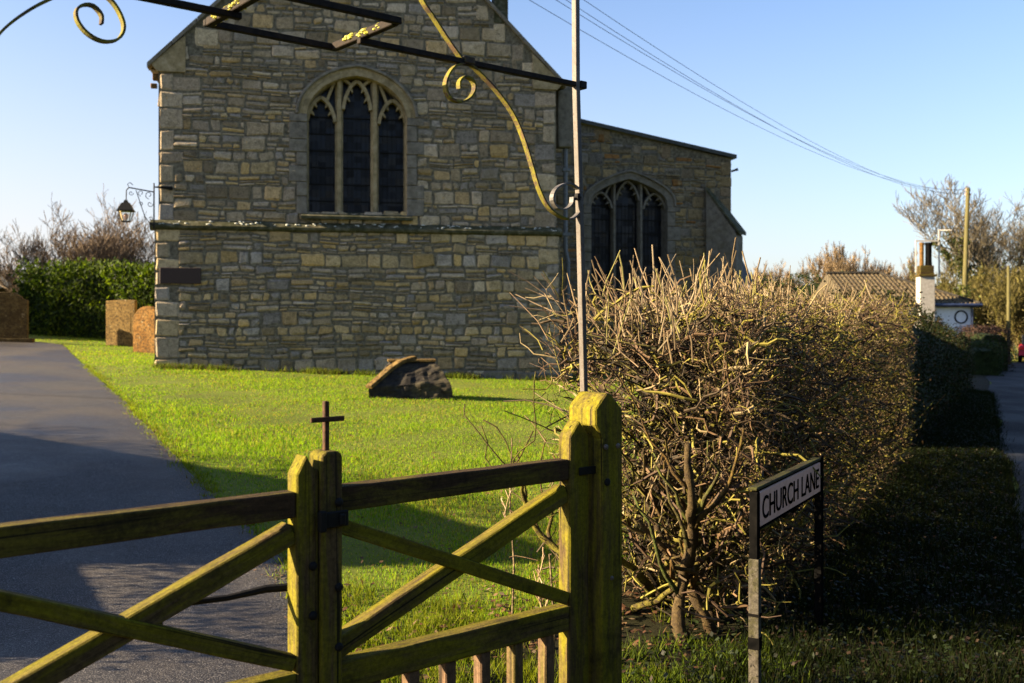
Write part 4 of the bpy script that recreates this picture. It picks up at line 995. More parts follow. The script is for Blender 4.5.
# ---------------------------------------------------------------- bare trees and shrubs
def grow(seed, base, h, trunk_r, levels, spread=.55, kids=(4, 6), stems=1, upb=.25, lean=0, rmin=.012, first=.3, shrink=.62):
    rg = random.Random(seed); byl = {}
    def br(p, d, L, r, lv):
        K = 5; pts = [p.copy()]; rs = [r]
        for k in range(1, K):
            d = (d+Vector((rg.gauss(0, .16), rg.gauss(0, .16), rg.gauss(upb*.25, .08)))).normalized(); p = p+d*(L/(K-1)); pts.append(p.copy()); rs.append(max(rmin, r*(1-.6*k/(K-1))))
        byl.setdefault(lv, []).append(([tuple(q) for q in pts], rs))
        if lv >= levels: return
        for k in range(rg.randint(*kids)):
            t = rg.uniform(first if lv == 0 else .25, 1.0); i = min(int(t*(K-1)), K-2); f = t*(K-1)-i; q = pts[i].lerp(pts[i+1], f)
            nd = (d*.7+Vector((rg.gauss(0, spread), rg.gauss(0, spread), rg.uniform(-.1, upb+.4)))).normalized()
            br(q, nd, L*shrink*rg.uniform(.7, 1.15), max(rmin, rs[i]*.58), lv+1)
        if lv < levels: br(pts[-1], d, L*shrink*rg.uniform(.8, 1.1), rs[-1], lv+1)
    for s in range(stems):
        d = Vector((rg.gauss(lean, .08 if stems == 1 else .35), rg.gauss(0, .08 if stems == 1 else .3), 1)).normalized()
        off = Vector((rg.gauss(0, .02 if stems == 1 else .5), rg.gauss(0, .02 if stems == 1 else .3), -.1))
        br(off, d, h*.42*rg.uniform(.8, 1.1), trunk_r, 0)
    return byl
def tree_obj(name, label, cat, x, y, byl, cols, w, group=None, trunkcol=(.13, .11, .07), rz=0):
    e = empty(name, (x, y, Hf(x, y)), rz); tag(e, label, cat, group)
    bag0, bag1 = [], []
    for lv, L in byl.items():
        Pt = np.array([a for a, b in L]); r = np.array([b for a, b in L]); n = 7 if lv == 0 else (5 if lv == 1 else 3)
        V, Q, caps = tubes(Pt, r, n); N = len(Pt)
        c = vary(trunkcol, N) if lv < 1 else mixcols(cols, w, N)
        (bag0 if lv < 1 else bag1).append((V, Q, np.repeat(c, (Pt.shape[1]-1)*n, axis=0), None, None))
    bagmesh(bag0, 'trunk', M['bark'], e); bagmesh(bag1, 'crown', M['fartwig'], e); return e
def ivy(e, byl, n, r, cols, maxlv=1, size=(.10, .22), zmax=99):
    pts = []
    for lv in range(maxlv+1):
        for a, b in byl.get(lv, []):
            for i in range(len(a)-1):
                p, q = np.array(a[i]), np.array(a[i+1])
                for k in range(8):
                    m = p+(q-p)*k/8
                    if m[2] < zmax: pts.append(m)
    pts = np.array(pts); keep = pts[:, 2] > .2; pts = pts[keep]
    Pc = pts[RNG.integers(0, len(pts), n)]; blob = np.sin(Pc[:, 2:3]*2.1+Pc[:, :1]*1.7)*.5+.8; Pc = Pc+RNG.normal(0, r, (n, 3))*blob
    D = rnd_dirs(n); V, Q = leaves(Pc, D, unit(np.cross(D, rnd_dirs(n))), RNG.uniform(*size, n), RNG.uniform(*size, n)*.7)
    mesh_np('ivy', V, [Q], M['leafy'], e, mixcols(cols, [1]*len(cols), n))
BR = [(.12, .10, .065), (.085, .07, .05), (.16, .135, .09)]
TAN = [(.25, .175, .095), (.19, .13, .07), (.29, .215, .125)]
OLV = [(.11, .095, .025), (.14, .115, .04), (.08, .07, .022)]
IV = [(.03, .045, .008), (.05, .06, .01), (.018, .03, .007), (.075, .08, .015)]
def at(px, Y): return X_(px, Y), Y
# right: ivy clad trees over the lane
specs = [(985, 62, 12.9, 3, 'tall bare tree with ivy on its trunk just right of the telegraph pole', .06), (1034, 66, 13.0, 9, 'bare tree with dark forked limbs at the right edge of the view', -.05), (938, 72, 8.6, 14, 'smaller bare ivy clad tree between the cottage chimney and the telegraph pole', .0), (1010, 70, 12.4, 23, 'bare many limbed tree between the two ivy clad trees', .02), (1100, 60, 12, 31, 'bare ivy tree beyond the right edge of the lane', 0)]
for px, Y, h, sd_2, lab, ln in specs:
    b = grow(sd_2, None, h, .28, 5, spread=.62, kids=(3, 4), lean=ln, rmin=.014, first=.35, shrink=.66); x, y = at(px, Y)
    e = tree_obj('bare_tree', lab, 'tree', x, y, b, BR, [3, 3, 1], 'ivy clad trees over the lane'); ivy(e, b, 2600, .34, IV, 1, (.14, .30), h*.62)
# olive scrub under those trees
for i, (px, Y, h, sd_2, lab) in enumerate([(945, 56, 5.6, 41, 'olive brown scrub bush directly behind the cottage roof'), (972, 58, 6.4, 42, 'olive brown scrub bush behind the telegraph pole foot'), (998, 56, 6.2, 43, 'olive brown scrub bush left of the slender far post'), (1026, 54, 5.8, 44, 'olive brown scrub bush right of the slender far post'), (1060, 54, 5.0, 45, 'olive brown scrub bush past the red car')]):
    b = grow(sd_2, None, h, .05, 4, spread=.55, kids=(3, 4), stems=9, rmin=.013, first=.2, shrink=.6, upb=.5); x, y = at(px, Y)
    e = tree_obj('scrub_bush', lab, 'bush', x, y, b, OLV, [2, 2, 1], 'scrub bushes behind the cottage', (.2, .17, .06)); ivy(e, b, 5200, .40, [(.095, .078, .022), (.12, .095, .03), (.06, .052, .016), (.14, .115, .045)], 2, (.05, .14))
# tan thicket seen over the hedge
for px, Y, h, sd_2, lab in [(810, 64, 6.0, 51, 'short tan winter shrub rising above the middle of the bare hedge'), (842, 60, 6.9, 52, 'tan bare shrub left of centre above the long cottage roof'), (872, 62, 7.0, 53, 'broad tan bare shrub right over the cottage ridge'), (898, 63, 6.2, 54, 'tan bare shrub just left of the cottage chimney'), (762, 75, 7.2, 55, 'pale bare shrub just right of the church buttress')]:
    b = grow(sd_2, None, h, .05, 4, spread=.34, kids=(4, 5), stems=8, rmin=.012, first=.25, shrink=.6, upb=.7); x, y = at(px, Y)
    tree_obj('bare_shrub', lab, 'shrub', x, y, b, TAN, [2, 2, 1], 'tan bare shrubs over the hedge', (.2, .145, .085))
x, y = at(808, 50); evergreen('dark_shrub', 'dark green rounded shrub peeping over the bare hedge', 'shrub', (x-2.2, y), (x+1.6, y), 1.2, 3.1, 4.0, 5000, (.12, .22), DG, [3, 2, 3, 1], M['laurel'], rough=.3)
# left: bare bushes behind the laurel
for px, Y, h, sd_2, lab, st_ in [(38, 44, 4.8, 61, 'low bare branching bush left of the laurel hedge', 5), (78, 42, 5.6, 62, 'bare twiggy bush rising over the middle of the laurel', 7), (118, 41, 5.9, 63, 'tall bare twiggy bush behind the churchyard lantern', 7), (150, 43, 5.6, 64, 'bare twiggy bush half hidden by the church corner', 5), (100, 40, 5.0, 65, 'tangled bare bush directly above the laurel top', 6)]:
    b = grow(sd_2, None, h, .06, 4, spread=.6, kids=(3, 4), stems=st_, rmin=.009, first=.25, shrink=.64, upb=.3); x, y = at(px, Y)
    tree_obj('bare_bush', lab, 'bush', x, y, b, [(.15, .11, .075), (.11, .08, .055), (.20, .155, .11)], [2, 2, 1], 'bare bushes behind the laurel', (.2, .15, .1))
# far hedges along the lane
x, y = at(972, 36); evergreen('far_hedge', 'short dark green hedge at the foot of the white cottage wall', 'hedge', (x, y-1), (x+2.0, y+4.5), .55, 1.0, 1.1, 5000, (.06, .11), DG, [3, 2, 3, 1], M['laurel'])
x, y = at(993, 41); evergreen('beech_hedge', 'russet brown beech hedge at the bend of the lane', 'hedge', (x-.9, y-2), (x+.5, y+3.5), .6, 1.55, 1.65, 6000, (.06, .12), [(.04, .022, .016), (.03, .018, .012), (.06, .03, .018)], [1, 1, 1], M['drylitter'])
x, y = at(1001, 60); evergreen('yew_hedge', 'dark yew hedge closing the far end of the lane', 'hedge', (x+1.5, y), (x+12, y-3), .9, 3.0, 3.4, 6000, (.12, .2), DG, [3, 1, 3, 0.2], M['laurel'])

# ---------------------------------------------------------------- grass, litter, verge plants
def blades(n, X, Y, h, wdt, lean=.5):
    z = H(X, Y); a = RNG.uniform(0, 2*np.pi, n); dx, dy = np.cos(a), np.sin(a); b = RNG.uniform(0, 2*np.pi, n); l = RNG.uniform(.1, lean, n)*h
    P0 = np.stack([X-dx*wdt/2, Y-dy*wdt/2, z-.003], 1); P1 = np.stack([X+dx*wdt/2, Y+dy*wdt/2, z-.003], 1); P2 = np.stack([X+np.cos(b)*l, Y+np.sin(b)*l, z+h], 1)
    return np.stack([P0, P1, P2], 1).reshape(-1, 3), np.arange(n*3).reshape(-1, 3)
def church_front(x, y): return (x-C0[0])*(-sph)+(y-C0[1])*cph          # negative in front of the gable
n = 620000; u = RNG.random(n); Y = 3.6*(34/3.6)**(u**.9); X = RNG.uniform(-1, 1, n)*(.62*Y+.5)-.12*Y
side = (X-HS[0])*HN[0]+(Y-HS[1])*HN[1]
ok = ((X > path_right(Y)-.05*RNG.random(len(X))**3-.03*np.sin(Y*7)) | (X < path_left(Y))) & ((side < -.45) | (Y < 4.6)) & (X < 1.0+.3*Y) & ((church_front(X, Y) < -.16) | (X < C0[0]-.1))
ok &= ~((Y < 4.6) & (X > .5))
pn_ = np.sin(X*1.9+1)*np.sin(Y*1.3)+np.sin(X*5.1-Y*3.3)*.5+np.sin(X*.7+Y*.9)*.7
ok &= RNG.random(n) < np.clip(.85+pn_*.3, .25, 1)
X, Y, pn_ = X[ok], Y[ok], pn_[ok]; n = len(X)
edge_ = np.abs(X-path_right(Y)) < .10
hh = RNG.uniform(.014, .034, n)*(1+.35*pn_)*(1+(Y > 10)*.1)*(1+.9*((np.abs(X-path_right(Y)) < .12) & (Y < 8))); V, T = blades(n, X, Y, hh, RNG.uniform(.0035, .006, n)*(.7+Y*.11))
dry = np.clip(.30+np.sin(X*2.3+Y*1.1)*.25+np.sin(X*.9-Y*.6)*.22+np.sin(X*5.1+Y*3.7)*.2, .02, .9)
c = mixcols([(.185, .315, .010), (.24, .345, .014), (.10, .21, .008), (.33, .31, .045)], [4, 3, 3, 1], n, .2); dd = RNG.random(n) < dry*.35
c[dd] = mixcols([(.36, .29, .06), (.30, .23, .06), (.22, .20, .03)], [1, 1, 1], int(dd.sum()))
g_ = mesh_np('grass', V, [T], M['grass'], None, c); tag(g_, 'short winter lawn grass of the churchyard', 'grass', kind='stuff')
# coarse tufts by the gate foot, at the hedge and along the verge
def tufts(name, label, X, Y, hr, wr, cols, w, lean=1.0):
    n = len(X); V, T = blades(n, X, Y, RNG.uniform(*hr, n), RNG.uniform(*wr, n), lean); o = mesh_np(name, V, [T], M['grass'], None, mixcols(cols, w, n)); tag(o, label, 'grass', kind='stuff')
def clump(cx, cy, per, rad): k = len(cx); return np.repeat(cx, per)+RNG.normal(0, rad, k*per), np.repeat(cy, per)+RNG.normal(0, rad, k*per)
k = 420; t = RNG.uniform(-.3, 2.4, k); cx = GC[0]+GD[0]*t*.6+RNG.uniform(-.4, .5, k)-GNv[0]*RNG.uniform(.1, 2.4, k); cy = GC[1]+GD[1]*t*.6-GNv[1]*RNG.uniform(.1, 2.6, k)
m_ = (cx > path_right(cy)+.05); X, Y = clump(cx[m_], cy[m_], 26, .05)
tufts('coarse_grass', 'coarse bright grass tufts at the foot of the gate', X, Y, (.04, .11), (.004, .008), [(.15, .19, .010), (.20, .22, .014), (.09, .12, .008)], [3, 3, 2])
k = 3600; t = RNG.random(k)**1.5*26-2.5; w = RNG.uniform(0, 1, k)
base = hw(t, .55)[:2]; tt = (np.stack(base, 1)-LP[None])@LD; edge = LP[None]+LD[None]*tt[:, None]
cx = base[0]*(1-w)+edge[:, 0]*w*.98; cy = base[1]*(1-w)+edge[:, 1]*w*.98; X, Y = clump(cx, cy, 22, .06); sc_k = 1
tufts('verge_grass', 'rough verge grass darkened as if shaded between hedge and lane', X, Y, (.04, .12), (.005, .011), [(.012, .021, .003), (.017, .025, .004), (.008, .012, .003), (.018, .014, .006)], [3, 2, 2, 1])  # greens darkened to paint in shade over the verge
k = 26000; t = RNG.random(k)**1.6*24-2.5; w = RNG.uniform(-.15, .95, k); base = hw(t, .45)[:2]; tt = (np.stack(base, 1)-LP[None])@LD; edge = LP[None]+LD[None]*tt[:, None]
X = base[0]*(1-w)+edge[:, 0]*w; Y = base[1]*(1-w)+edge[:, 1]*w; D = unit(rnd_dirs(k)*np.array([1, 1, .5])); U = unit(np.cross(D, rnd_dirs(k)*.5+np.array([0, 0, 1])))
V, Q = leaves(np.stack([X, Y, H(X, Y)+RNG.uniform(.01, .09, k)], 1), D, U, RNG.uniform(.012, .035, k), RNG.uniform(.010, .028, k))
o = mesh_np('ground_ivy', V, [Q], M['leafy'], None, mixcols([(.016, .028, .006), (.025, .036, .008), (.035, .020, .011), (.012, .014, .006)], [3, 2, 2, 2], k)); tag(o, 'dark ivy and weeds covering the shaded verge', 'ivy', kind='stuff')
# dead leaves under the hedge and by the gate
k = 2600; a = RNG.random(k); t = RNG.uniform(-.8, 5, k); w = np.clip(RNG.normal(-.2, .35, k), -1.2, .55); X, Y, _ = hw(t, w)
k2 = 900; t2 = RNG.uniform(-.1, 1.4, k2); X = np.concatenate([X, GC[0]+GD[0]*t2-GNv[0]*RNG.uniform(.2, 2.2, k2)]); Y = np.concatenate([Y, GC[1]+GD[1]*t2-GNv[1]*RNG.uniform(.2, 2.2, k2)])
ok = X > path_right(Y)+.03; X, Y = X[ok], Y[ok]; k = len(X); D = unit(rnd_dirs(k)*np.array([1, 1, .3])); U = unit(np.cross(D, rnd_dirs(k)*.4+np.array([0, 0, 1])))
V, Q = leaves(np.stack([X, Y, H(X, Y)+RNG.uniform(.01, .05, k)], 1), D, U, RNG.uniform(.02, .055, k), RNG.uniform(.015, .035, k))
o = mesh_np('leaf_litter', V, [Q], M['drylitter'], None, mixcols([(.10, .045, .022), (.14, .085, .04), (.07, .03, .016), (.18, .13, .075)], [3, 3, 2, 1], k)); tag(o, 'brown dead leaves scattered under the hedge', 'leaf litter', kind='stuff')
# grit on the path edge
k = 2600; yy = 4+RNG.random(k)**1.5*12; X = path_right(yy)+RNG.normal(-.04, .07, k); D = rnd_dirs(k)
V, Q = leaves(np.stack([X, yy, H(X, yy)+.018], 1), D*np.array([1, 1, .2]), unit(np.cross(D, np.array([0, 0, 1.]))), RNG.uniform(.008, .03, k), RNG.uniform(.006, .02, k))
o = mesh_np('path_edge_debris', V, [Q], M['drylitter'], None, mixcols([(.20, .12, .07), (.13, .10, .05), (.26, .20, .12)], [1, 1, 1], k)); tag(o, 'fallen bits along the edge of the asphalt path', 'leaf litter', kind='stuff')
# lone shoots springing beside the gate
sh = []
for i, (px, Yd, h, lab) in enumerate([(512, 5.2, .42, 'thin bare sapling standing behind the top rail of the gate'), (552, 4.2, .55, 'small bare shoot tangled beside the right gate stile')]):
    b = grow(80+i, None, h, .006, 2, spread=.5, kids=(3, 5), rmin=.0022, first=.1, shrink=.5); x, y = at(px, Yd)
    e = empty('sapling', (x, y, Hf(x, y))); tag(e, lab, 'sapling'); bg = []
    stick = [((0, 0, -.03), (0.01, 0, .3), (-.01, .01, .6), (0, 0, .95 if i == 0 else .6))]
    V, Q, cp_ = tubes(np.array(stick, float), np.array([[.007, .006, .005, .004]]), 6); mesh_np('stem', V, [Q], M['bark'], e, np.tile([(.22, .16, .09)], (len(Q), 1)))
    for lv, L in b.items():
        Pt = np.array([a for a, _ in L])+np.array([0, 0, .55 if i == 0 else .3]); r = np.array([q for _, q in L]); V, Q, cp_ = tubes(Pt, r, 4); bg.append((V, Q, np.repeat(vary((.28, .2, .11), len(L)), 16, axis=0), None, None))
    bagmesh(bg, 'twigs', M['twig'], e)

# unseen hedges added to block light: far-left screen, two across the lane
evergreen('added_shade_screen', 'unseen tall dark screen added far left to shade the laurel', 'hedge', (-30, 27.2), (-31.5, 40), 1.2, 6.5, 7.0, 9000, (.2, .4), DG, [3, 2, 3, 1], M['laurel'], rough=.4)  # added caster, puts the laurel's lower part in shade
def lane_pt(s, w): p = LP+LD*s+LN*w; return (float(p[0]), float(p[1]))
evergreen('added_lane_hedge', 'unseen tall dark hedge added across the lane to cut sky light', 'hedge', lane_pt(-17, 6.2), lane_pt(13, 6.2), 1.0, 4.4, 4.0, 9000, (.08, .16), DG, [3, 2, 3, 1], M['laurel'], rough=.3)
evergreen('added_rear_hedge', 'unseen tall dark hedge added behind the viewer to cut sky light', 'hedge', (-4.5, -6.5), (4.5, -9.5), 1.0, 4.6, 4.9, 7000, (.08, .16), DG, [3, 2, 3, 1], M['laurel'], rough=.3)

k = 150; cx = RNG.uniform(.45, 1.3, k); cy = RNG.uniform(4.0, 5.0, k); X, Y = clump(cx, cy, 16, .04)
tufts('weeds', 'low bright green weeds at the near foot of the hedge', X, Y, (.03, .09), (.006, .014), [(.07, .11, .009), (.11, .14, .012), (.04, .06, .008)], [3, 2, 2])

k = 900; u_k = RNG.uniform(-.3, 9.2, k); off_k = -.16-RNG.random(k)**2*.35; cx = C0[0]+cph*u_k-off_k*sph*-1*-1; cx = C0[0]+cph*u_k-off_k*(-sph)*-1; cx = C0[0]+u_k*cph-off_k*sph; cy = C0[1]+u_k*sph+off_k*cph
keep_ = RNG.random(k) < np.clip(.35+.5*np.sin(u_k*2.3)+.3*np.sin(u_k*6.1), .05, 1); X, Y = clump(cx[keep_], cy[keep_], 9, .06)
tufts('wall_foot_grass', 'ragged taller grass growing along the foot of the church wall', X, Y, (.05, .16), (.012, .028), [(.10, .14, .012), (.15, .19, .015), (.10, .08, .03), (.06, .08, .012)], [3, 2, 2, 2])
k = 260; yy = 4.5+RNG.random(k)**1.3*16; X, Y = clump(path_right(yy)+RNG.normal(.02, .05, k), yy, 14, .035)
tufts('path_edge_grass', 'grass tufts creeping over the edge of the asphalt path', X, Y, (.02, .07), (.006, .016), [(.14, .20, .008), (.20, .24, .012), (.16, .12, .04)], [3, 3, 1])

evergreen('added_low_hedge', 'unseen knee high hedge added left of the gate to shade the path', 'hedge', (-3.7, 4.1), (-4.8, 5.5), .25, .78, .85, 3500, (.03, .06), DG, [3, 3, 2, 1], M['laurel'], rough=.08)  # out of view, added only to shade the near path
k = 1500; yy = 4.4+RNG.random(k)**1.4*16; X = path_right(yy)+RNG.random(k)*np.minimum(6, 2+.35*yy); Y = yy; ok = ((X-HS[0])*HN[0]+(Y-HS[1])*HN[1] < -.4) & (church_front(X, Y) < -.2); X, Y = X[ok], Y[ok]; k = len(X)
D = unit(rnd_dirs(k)*np.array([1, 1, .3])); U = unit(np.cross(D, rnd_dirs(k)*.4+np.array([0, 0, 1])))
V, Q = leaves(np.stack([X, Y, H(X, Y)+RNG.uniform(.02, .045, k)], 1), D, U, RNG.uniform(.02, .05, k), RNG.uniform(.015, .03, k))
o = mesh_np('lawn_litter', V, [Q], M['drylitter'], None, mixcols([(.12, .06, .025), (.17, .11, .05), (.08, .04, .02)], [3, 2, 2], k)); tag(o, 'scattered brown leaves and debris lying on the lawn', 'leaf litter', kind='stuff')
# ---------------------------------------------------------------- gravestones and tomb
def headstone(px0, px1, pyb, pyt, label, shape, mat, rz, th=.12):
    b = G((px0+px1)/2, pyb); Y = b.y; w = (px1-px0)/F*Y/math.cos(rz)*.98; h = (pyb-pyt)/F*Y
    e = empty('headstone', (b.x, b.y, b.z), rz); tag(e, label, 'headstone', 'headstones left of the church')
    if shape == 'round': pl = [(-w/2, -.1), (w/2, -.1), (w/2, h*.66)]+[(w/2*math.cos(a), h*.66+h*.34*math.sin(a)) for a in [math.pi*k/14 for k in range(1, 14)]]+[(-w/2, h*.66)]
    elif shape == 'shoulder': pl = [(-w/2, -.1), (w/2, -.1), (w/2, h*.84), (w*.40, h*.86)]+[(w*.36*math.cos(a), h*.88+h*.12*math.sin(a)) for a in [math.pi*k/10 for k in range(1, 10)]]+[(-w*.40, h*.86), (-w/2, h*.84)]
    else: pl = [(-w/2, -.1), (w/2, -.1), (w/2, h), (w*.1, h*1.005), (-w/2, h*.985)]
    m = MB(); m.prism(pl, -th/2, th/2, 'y'); o = m.build('slab', mat, e, bevel=.015)
    if shape != 'round':                                  # sunk lettering panel
        m = MB(); m.box(-w*.36, w*.36, -th/2-.006, -th/2+.01, h*.30, h*.74); m.build('inscription_panel', mat, o, bevel=.004)
    if shape == 'shoulder':
        m = MB(); m.box(-w*.62, w*.62, -.2, .2, -.1, .10); m.build('base', mat, e, bevel=.01)
    return e
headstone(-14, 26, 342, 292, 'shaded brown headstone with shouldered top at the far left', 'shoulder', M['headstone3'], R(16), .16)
headstone(105, 138, 346, 300, 'square topped orange sandstone headstone before the laurel', 'flat', M['headstone'], R(-14))
headstone(132, 165, 353, 306, 'round topped orange headstone half hidden by the church corner', 'round', M['headstone2'], R(-20), .14)
b = G(410, 399); Yt = b.y+.35; k = Yt/F
tomb = empty('tomb_stone', (b.x, Yt, b.z), R(6)); tag(tomb, 'squat hipped stone tomb cover sunk into the lawn before the church', 'tomb')
TX = lambda px: (px-410)*k; TZ = lambda py: (400-py)*k
bs = [(TX(366), -.42, -.05), (TX(452), -.30, -.08), (TX(446), .50, -.05), (TX(372), .45, 0)]
md = [(TX(369), -.40, TZ(388)), (TX(447), -.28, TZ(384)), (TX(442), .46, TZ(382)), (TX(374), .42, TZ(384))]
tp = [(TX(388), -.06, TZ(365)), (TX(432), -.04, TZ(364)), (TX(431), .2, TZ(364)), (TX(387), .2, TZ(365))]
m = MB(); V = bs+md+tp; m.add(V, [(0, 3, 2, 1), (0, 1, 5, 4), (1, 2, 6, 5), (2, 3, 7, 6), (3, 0, 4, 7), (4, 5, 9, 8), (5, 6, 10, 9), (6, 7, 11, 10), (7, 4, 8, 11), (8, 9, 10, 11)])
o = m.build('coped_body', M['tomb'], tomb)
sb_ = o.modifiers.new('cut', 'SUBSURF'); sb_.subdivision_type = 'SIMPLE'; sb_.levels = sb_.render_levels = 4
tx = bpy.data.textures.new('lumps', 'CLOUDS'); tx.noise_scale = .16; tx.noise_depth = 4; dm = o.modifiers.new('lumps', 'DISPLACE'); dm.texture = tx; dm.strength = .10; dm.mid_level = .55
m = MB(); a = [(TX(386), -.09), (TX(434), -.07), (TX(433), .24), (TX(385), .24)]; z = TZ(364.5)
m.add([(x, y, z+.002) for x, y in a]+[(x, y, z+.045) for x, y in a], [(0, 3, 2, 1), (4, 5, 6, 7), (0, 1, 5, 4), (1, 2, 6, 5), (2, 3, 7, 6), (3, 0, 4, 7)]); m.build('top_slab', M['headstone'], tomb, bevel=.008)
m = MB(); m.ribbon([(TX(368), -.43, TZ(388)), (TX(388), -.16, TZ(371)), (TX(398), -.10, TZ(366)+.03), (TX(412), .0, TZ(362)+.03)], (1, -.6, 0), .13, .07); m.build('hip_rib', M['headstone'], tomb, bevel=.01)

# ---------------------------------------------------------------- lantern on its bracket
SBL = -.25
lp = empty('wall_lantern', (0, 0, 0), PHI); uL = CU(154, SBL)
lp.location = (C0[0]+cph*uL-SBL*sph, C0[1]+sph*uL+SBL*cph, Z0+CZ(154, 228, SBL)); lb = lp.location.z-Z0
tag(lp, 'black four sided lantern hanging from a scrolled iron bracket at the church corner', 'lantern')
u_ = lambda px: CU(px, SBL)-uL; z_ = lambda px, py: CZ(px, py, SBL)-lb
m = MB(); m.tube([(0, 0, -.02), (0, 0, z_(154, 183))], .016, 6)
m.tube([(0, 0, z_(154, 187)), (u_(158), 0.02, z_(158, 187)), (u_(165), .1, z_(165, 187)), (u_(170), .22, z_(170, 187))], [.014, .02, .035, .05], 6)
m.tube([(0, 0, z_(154, 192)), (u_(129), 0, z_(129, 187.5))], .014, 6)
m.tube([(u_(136), 0, z_(136, 190)), (u_(145), 0, z_(145, 217)), (u_(149), 0, z_(149, 222)), (0, 0, z_(154, 226))], .009, 5)
m.build('bracket', M['iron_black'], lp)
m = MB()
for cx, cy, r, a0 in ((141, 193, 3.2, 90), (149, 195, 4, 90), (150, 204, 3, 0), (131, 193, 2.5, 0), (141, 204, 2.2, 200), (151, 219, 2.2, 200)):
    m.tube([(u_(cx+r*(1-i/20)*math.cos(R(a0+i*26))), 0, z_(cx, cy+r*(1-i/20)*math.sin(R(a0+i*26)))) for i in range(15)], .007, 4)
m.tube([(u_(129), 0, z_(129, 187.5)), (u_(127.5), 0, z_(127, 184)), (u_(130), 0, z_(130, 182.5)), (u_(133), 0, z_(133, 185))], .008, 5)
m.build('scrollwork', M['iron_black'], lp)
m = MB(); m.tube([(u_(129), 0, z_(129, 187.5)), (u_(126.5), 0, z_(126, 190)), (u_(126), 0, z_(126, 202))], .012, 6); m.build('hanger', M['iron_black'], lp)
lx = u_(126); s_p = .0211
def frustum(m, hw0, z0, hw1, z1):
    m.add([(lx-hw0, -hw0, z0), (lx+hw0, -hw0, z0), (lx+hw0, hw0, z0), (lx-hw0, hw0, z0), (lx-hw1, -hw1, z1), (lx+hw1, -hw1, z1), (lx+hw1, hw1, z1), (lx-hw1, hw1, z1)],
          [(0, 3, 2, 1), (4, 5, 6, 7), (0, 1, 5, 4), (1, 2, 6, 5), (2, 3, 7, 6), (3, 0, 4, 7)])
za, zb, zc, zd = z_(126, 201), z_(126, 210.5), z_(126, 212), z_(126, 221)
m = MB(); frustum(m, .155, zb, .075, za-.04); frustum(m, .05, za-.04, .03, za+.02); frustum(m, .165, zb-.02, .165, zb-.001); m.build('lantern_roof', M['iron_black'], lp)
m = MB()
for sx in (-1, 1):
    for sy in (-1, 1): m.tube([(lx+sx*.125, sy*.125, zb-.02), (lx+sx*.075, sy*.075, zd)], .011, 5)
frustum(m, .085, zd-.02, .085, zd); m.build('lantern_frame', M['iron_black'], lp)
g = bpy.data.materials.new('lantern_glass'); g.use_nodes = True; bs_ = g.node_tree.nodes['Principled BSDF']; bs_.inputs['Transmission Weight'].default_value = 1; bs_.inputs['Roughness'].default_value = .15; bs_.inputs['IOR'].default_value = 1.02; bs_.inputs['Base Color'].default_value = (.95, .92, .8, 1)
m = MB(); frustum(m, .070, zd+.002, .118, zb-.022); m.build('lantern_glass', g, lp)
m = MB(); m.lathe([(.03, zd+.03), (.04, zd+.08), (.045, zd+.13), (.02, zd+.16)], 8, (lx, 0, 0)); m.build('bulb', M['plate'], lp)

# ---------------------------------------------------------------- shed at far left
x, y = at(2, 46); sh_ = empty('shed', (x-2.4, y, Hf(x, y)), R(4)); tag(sh_, 'dark roofed low shed behind the far left headstone', 'shed')
m = MB(); m.box(-2.5, 3.4, 0, 3, -.3, Z_(286, 46)-Hf(x, y)); m.build('wall', M['wood_dark'], sh_)
m = MB(); zr_ = Z_(270, 46)-Hf(x, y); ze_ = Z_(288, 46)-Hf(x, y); m.prism([(-.3, ze_), (1.5, zr_), (3.3, ze_), (3.3, ze_+.1), (1.5, zr_+.1), (-.3, ze_+.1)], -2.7, 3.6, 'x'); m.build('roof', M['leadroof'], sh_)

# ---------------------------------------------------------------- cottage
cx0, cY = X_(846, 45), 44.0; cx1 = X_(972, 44)
cg = Hf(19, 45); cot = empty('cottage', (cx1, cY, cg)); tag(cot, 'low white cottage with tiled roof and pale chimney beyond the hedge', 'cottage')
Wc = cx1-cx0; ez = Z_(304, 44)-cg; rz_ = Z_(274, 47)-cg
m = MB(); m.box(-Wc, 0, 0, 6, -.3, ez); m.build('wall', M['render'], cot, bevel=.02)
def make_tiles():
    n = NT('roof_tiles'); b = n.n('ShaderNodeTexBrick'); b.inputs['Scale'].default_value = 1; b.inputs['Brick Width'].default_value = .30; b.inputs['Row Height'].default_value = .32; b.inputs['Mortar Size'].default_value = .045; b.offset = 0
    b.inputs['Color1'].default_value = (.06, .042, .025, 1); b.inputs['Color2'].default_value = (.035, .028, .02, 1); b.inputs['Mortar'].default_value = (.12, .10, .06, 1)
    mp = n.n('ShaderNodeMapping'); mp.vector_type = 'POINT'; n.l(n.tc.outputs['Object'], mp.inputs[0]); n.l(mp.outputs[0], b.inputs['Vector'])
    z = n.noise(1.1, 6, .7); n.base(n.mix(n.ramp(z, [(.45, 0.0), (.7, .6)]), b.outputs['Color'], (.05, .042, .018))); n.rough(.85, .2); n.bump(b.outputs['Fac'], .6, .03); return n.m
tiles = make_tiles(); ro = .25
m = MB(); hip = 3.0
V = [(-Wc-ro, -ro, ez), (ro, -ro, ez), (ro, 6+ro, ez), (-Wc-ro, 6+ro, ez), (-Wc-ro, 3, rz_), (-hip, 3, rz_)]; V += [(a, b, c-.14) for a, b, c in V[:4]]
m.add(V, [(0, 1, 5, 4), (1, 2, 5), (2, 3, 4, 5), (3, 0, 4), (0, 6, 7, 1), (1, 7, 8, 2), (2, 8, 9, 3), (3, 9, 6, 0), (6, 9, 8, 7)]); rfo = m.build('roof', tiles, cot)
m = MB()                                                   # individual pantile ribs and courses
